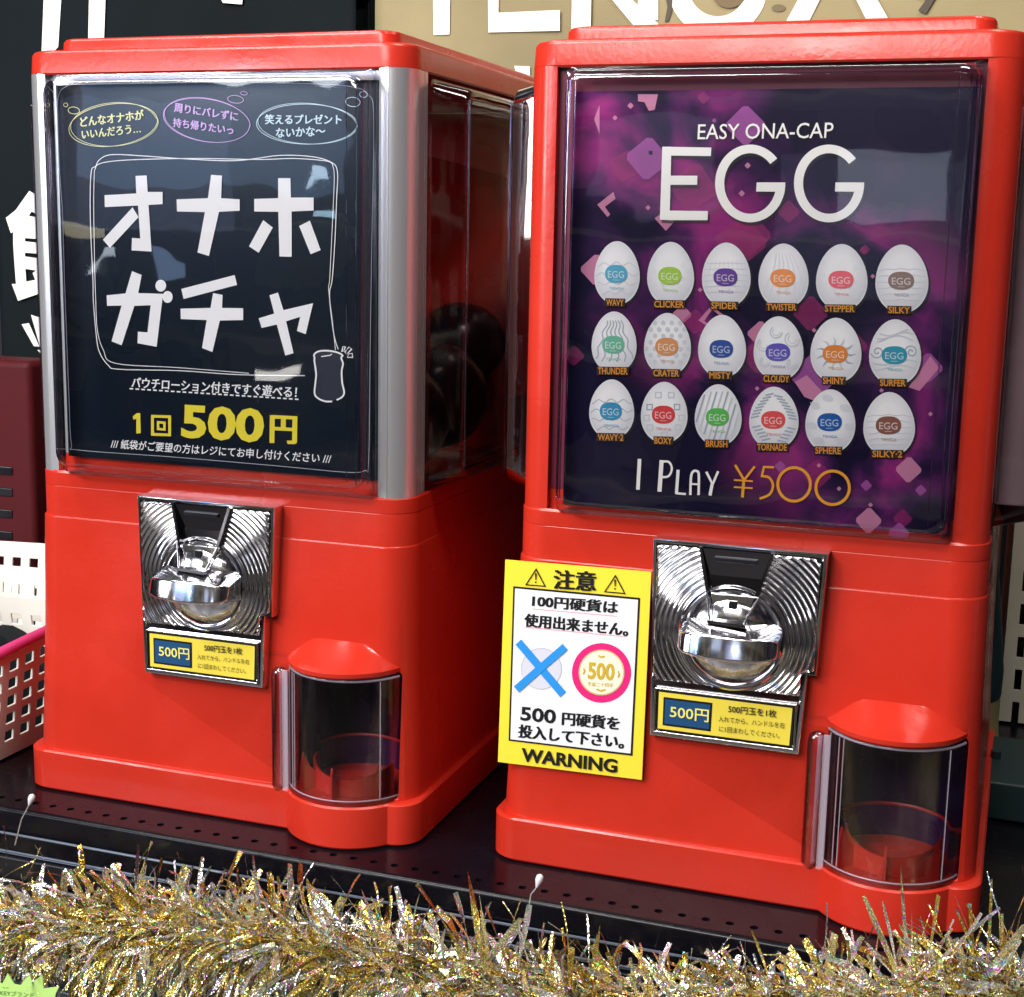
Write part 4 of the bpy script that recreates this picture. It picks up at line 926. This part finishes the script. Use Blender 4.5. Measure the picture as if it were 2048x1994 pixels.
# ------------------------------------------------------------------ things at the right edge
v0 = on_y((0, 0, 0), 2012, 1075, .45); v1 = on_y((0, 0, 0), 2048, 1075, .45)
up_ = empty('slotted_upright', (.62, .46, 0)); tag(up_, 'cream steel upright with rows of black slots behind the right machine', 'upright')
def upright(name, px0, zlo_, zhi_, wdt, slots, yy, parent, org):
    xl = px0-org[0]; ns = slots; bm_ = MB(); pitch = .0300; sw = .0060; shh = .019
    z = zlo_; cols_ = [0, wdt*.30-sw/2, wdt*.30+sw/2, wdt*.80-sw/2, wdt*.80+sw/2, wdt]
    vs_ = []; k = 0; lv = []
    while z < zhi_: lv += [z, z+shh]; z += pitch
    lv.append(z)
    for j in range(len(lv)-1):
        for i in range(5):
            if j % 2 == 0 and i in (1, 3): continue
            bm_.box(xl+cols_[i], xl+cols_[i+1], yy, yy+.002, lv[j], lv[j+1], M['cream'])
    bm_.box(xl+.0002, xl+.002, yy+.0021, yy+.03, zlo_, zhi_, M['cream']); bm_.box(xl+wdt-.002, xl+wdt-.0002, yy+.0021, yy+.03, zlo_, zhi_, M['cream'])
    bm_.box(xl+.003, xl+wdt-.003, yy+.024, yy+.026, zlo_, zhi_, M['black'])
    return bm_.build(name, parent, 0)
upright('steel_face', .5400, .002, .36, .045, 12, -.02, up_, (.62, .46))
q = MB(); q.box(-.086, -.081, .02, .10, .0, .34, M['cream'], .001); q.box(-.104, -.090, .05, .09, .0, .34, M['cream'], .001); q.build('back_channel', up_, 0)
lt = MB(); loops = []; cxx = .4945
for r_, z_ in ((.004, .305), (.018, .265), (.033, .193), (.0415, .125), (.0465, .082), (.0460, .061)): loops.append([(r_*math.cos(t_), r_*math.sin(t_), z_) for t_ in [2*math.pi*i/40 for i in range(40)]])
bt = empty('display_cone', (cxx, .34, -.005)); tag(bt, 'dark teal cone with a khaki foot standing behind the right machine', 'display stand')
lt.loft(loops, M['teal']); fixnormals(lt.build('cone', bt, 50))
lt = MB(); lt.loft([[(r_*math.cos(t_), r_*math.sin(t_), z_) for t_ in [2*math.pi*i/40 for i in range(40)]] for r_, z_ in ((.0455, .0605), (.0450, .045), (.0465, .025), (.0525, .0060))], M['khaki']); fixnormals(lt.build('foot', bt, 50))
q = MB(); q.box(.534, .64, .20, .31, .0005, .030, M['teal'], .002); q.tube([(.540, .255, .030), (.540, .255, .036)], .004, M['teal'], 12)
tag(q.build('dark_box', None, 30), 'dark teal flat box with a knob on the shelf in front of the slotted upright', 'box')

# ------------------------------------------------------------------ price card and holder under the garland
g = empty('price_card', (-.11, -.152, -.115)); tag(g, 'light green starburst price card below the garland at the lower left corner', 'price card')
GO = (-.11, -.152, -.115); p = Print(GO, 0, (0, 1900), .07157)
GN = ink((190, 232, 130)); star = [(-300, 700), (60, 960), (210, 650), (400, 960), (560, 990), (690, 840), (820, 660), (900, 900), (1180, 690), (1220, 1080), (1650, 1030), (1560, 1200), (1500, 1500), (1200, 1700), (800, 1800), (200, 1800), (-400, 1700)]
f = [p.P(q, 0) for q in star]; mb = MB(); mb.loft([[(v.x, 0, v.z) for v in f][::-1], [(v.x, .0006, v.z) for v in f][::-1]], GN); fixnormals(mb.build('card', g, 0))
p.text('KEYブランド.', (20, 1110), (1020, 1180), (10, 1250), ink((60, 110, 60)), 1, -.002); p.ribbon([(90, 1020), (150, 1060)], 16, ink((60, 110, 60)), 1); p.ribbon([(180, 1050), (250, 1040)], 14, ink((60, 110, 60)), 1)
p.build('lettering', g, 0)
q = MB(); hv = on_y((0, 0, 0), 112, 1972, -.10); q.box(-.20, hv.x+.042, -.104, -.098, -.20, hv.z, M['greyac'], .003)
tag(q.build('label_holder', None, 30), 'grey acrylic label holder behind the green price card', 'label holder')

# ------------------------------------------------------------------ tinsel garland
rnd = random.Random(7)
axis = [(-.30, -.118, -.082), (-.18, -.114, -.072), (-.10, -.110, -.066), (.01, -.108, -.047), (.12, -.108, -.034), (.26, -.108, -.044), (.38, -.106, -.037), (.50, -.104, -.008), (.58, -.100, .012), (.72, -.100, .030)]
def ax(u):
    u = max(0, min(.9999, u))*(len(axis)-1); i = int(u); t_ = u-i; a_, b2 = Vector(axis[i]), Vector(axis[i+1]); return a_.lerp(b2, t_), (b2-a_).normalized()
gl = empty('tinsel_garland', (.2, -.108, -.06)); tag(gl, 'gold and silver holographic tinsel garland hung along the front of the shelf', 'garland')
GOF = Vector((-.2, .108, .06))
q = MB(); q.tube([ax(k/60)[0] for k in range(61)], .0016, M['khaki'], 6); o = q.build('cord', gl, 60); o.location = GOF
m = bpy.data.materials.new('tinsel_foil'); m.use_nodes = True; t = m.node_tree; b = t.nodes['Principled BSDF']
n = t.nodes.new; l = t.links.new
b.inputs['Metallic'].default_value = .86
nr_ = n('ShaderNodeTexNoise'); nr_.inputs['Scale'].default_value = 160; tcr = n('ShaderNodeTexCoord'); l(tcr.outputs['Object'], nr_.inputs['Vector'])
mrr = n('ShaderNodeMapRange'); mrr.inputs[1].default_value = .35; mrr.inputs[2].default_value = .65; mrr.inputs[3].default_value = .06; mrr.inputs[4].default_value = .30
l(nr_.outputs['Fac'], mrr.inputs[0]); l(mrr.outputs[0], b.inputs['Roughness'])
at = n('ShaderNodeAttribute'); at.attribute_name = 'foil'; tcn = n('ShaderNodeTexCoord')
vo = n('ShaderNodeTexVoronoi'); vo.inputs['Scale'].default_value = 520; l(tcn.outputs['Object'], vo.inputs['Vector'])
sh_ = n('ShaderNodeSeparateColor'); l(vo.outputs['Color'], sh_.inputs[0]); hsv = n('ShaderNodeCombineColor'); hsv.mode = 'HSV'; l(sh_.outputs[1], hsv.inputs[0]); hsv.inputs[1].default_value = .62; hsv.inputs[2].default_value = 1.0
sp = n('ShaderNodeSeparateColor'); l(vo.outputs['Color'], sp.inputs[0]); gt = n('ShaderNodeMath'); gt.operation = 'GREATER_THAN'; gt.inputs[1].default_value = .78; l(sp.outputs[0], gt.inputs[0])
ml = n('ShaderNodeMath'); ml.operation = 'MULTIPLY'; ml.inputs[1].default_value = .9; l(gt.outputs[0], ml.inputs[0])
mx = n('ShaderNodeMix'); mx.data_type = 'RGBA'; l(ml.outputs[0], mx.inputs[0]); l(at.outputs['Color'], mx.inputs[6]); l(hsv.outputs[0], mx.inputs[7]); l(mx.outputs[2], b.inputs['Base Color'])
bp = n('ShaderNodeBump'); bp.inputs['Strength'].default_value = .5; bp.inputs['Distance'].default_value = .001; l(vo.outputs['Distance'], bp.inputs['Height']); l(bp.outputs[0], b.inputs['Normal'])
M['foil'] = m
vs, fs, cols = [], [], []
def strand(p0, d0, ln, wd, col, droop, seg=5, curl=.0):
    p = Vector(p0); d = Vector(d0).normalized(); sd = d.cross(Vector((rnd.uniform(-1, 1), rnd.uniform(-1, 1), rnd.uniform(-1, 1)))).normalized()
    tw = rnd.uniform(-1.2, 1.2); cv = Vector((rnd.uniform(-1, 1), rnd.uniform(-1, 1), rnd.uniform(-1, 1)))*curl; base = len(vs)
    for k in range(seg+1):
        sd = (sd-d*sd.dot(d)).normalized(); w2 = wd/2*(1 if k < seg else .75)
        vs.append(tuple(p+sd*w2)); vs.append(tuple(p-sd*w2))
        cols.extend([col, col]); p = p+d*(ln/seg)
        d = (d+Vector((0, 0, -droop))+cv).normalized(); sd = Matrix.Rotation(tw/seg*3, 3, d) @ sd
    for k in range(seg): fs.append((base+2*k, base+2*k+1, base+2*k+3, base+2*k+2))
PAL = [((.84, .66, .17), 32), ((.95, .85, .42), 22), ((.45, .30, .05), 14), ((.95, .95, .98), 28), ((.55, .55, .60), 6), ((.96, .93, .74), 10)]
bag = [c for c, k in PAL for _ in range(k)]
for i in range(7000):
    u = rnd.random(); c, tdir = ax(u); th = rnd.uniform(0, 2*math.pi)
    a_ = tdir.orthogonal().normalized(); b2 = tdir.cross(a_); rad = a_*math.cos(th)+b2*math.sin(th)
    d = rad+tdir*rnd.uniform(-1.1, .5)+Vector((rnd.uniform(-.6, .6), rnd.uniform(-.6, .6), rnd.uniform(-.6, .5)))
    short = (.60 if rad.z < -.1 else .78) if c.x < -.05 else 1
    if rnd.random() < .50:      # thin crinkled strips
        strand(c+rad*rnd.uniform(0, .008), d, rnd.uniform(.026, .066)*short, rnd.choice((.0006, .0009, .0013, .0016)), rnd.choice(bag), rnd.uniform(.08, .45)*(1 if rad.z < .3 else 1.2), 6, rnd.choice((.05, .15, .3)))
    else:                       # flat flakes of foil
        strand(c+rad*rnd.uniform(.004, .016), d, rnd.uniform(.020, .050)*short, rnd.uniform(.0020, .0056), rnd.choice(bag), rnd.uniform(.02, .25), 4, rnd.choice((.02, .1, .22)))
for i in range(60):   # stray ends standing up
    u = rnd.random(); c, tdir = ax(u); d = Vector((rnd.uniform(-.8, .8), rnd.uniform(-.5, .2), 1))
    strand(c+Vector((0, 0, .01)), d, rnd.uniform(.040, .074), rnd.choice((.0006, .0008, .0010, .0024, .0036)), rnd.choice(bag), rnd.uniform(.0, .16), 6, .14)
for u_, k_ in ((.555, 9), (.785, 9), (.84, 10), (.885, 6)):   # tufts
    for j in range(k_):
        c, tdir = ax(u_+rnd.uniform(-.012, .012)); strand(c+Vector((0, 0, .012)), (rnd.uniform(-.7, .7), rnd.uniform(-.4, .2), 1), rnd.uniform(.05, .078), rnd.uniform(.0012, .0048), rnd.choice(bag), .02, 5, .03)
me = bpy.data.meshes.new('tinsel_strands'); me.from_pydata(vs, [], fs); ca = me.color_attributes.new('foil', 'FLOAT_COLOR', 'POINT')
ca.data.foreach_set('color', [x for c in cols for x in (*c, 1)]); me.materials.append(M['foil'])
o = bpy.data.objects.new('tinsel_strands', me); COL.objects.link(o); o.parent = gl; o.location = GOF; o['kind'] = 'stuff'
tipm = principled('white_tip', (.8, .76, .8), .4)[0]
for (px_, py_, bx_, by_) in ((66, 1588, 30, 1690), (1082, 1748, 1055, 1830)):
    t_, b2 = on_y((0, 0, 0), px_, py_, -.105), on_y((0, 0, 0), bx_, by_, -.108); dv = (t_-b2).normalized(); q = MB()
    q.tube([b2, b2.lerp(t_, .5)+Vector((-.002, 0, 0)), t_-dv*.009], .0005, M['silver'], 6)
    q.tube([t_-dv*.009, t_-dv*.0075, t_-dv*.004, t_-dv*.0015, t_-dv*.0003], [.0006, .0012, .0024, .0022, .0008], tipm, 12)
    o = q.build('lamp_tip', gl, 60); o.location = GOF
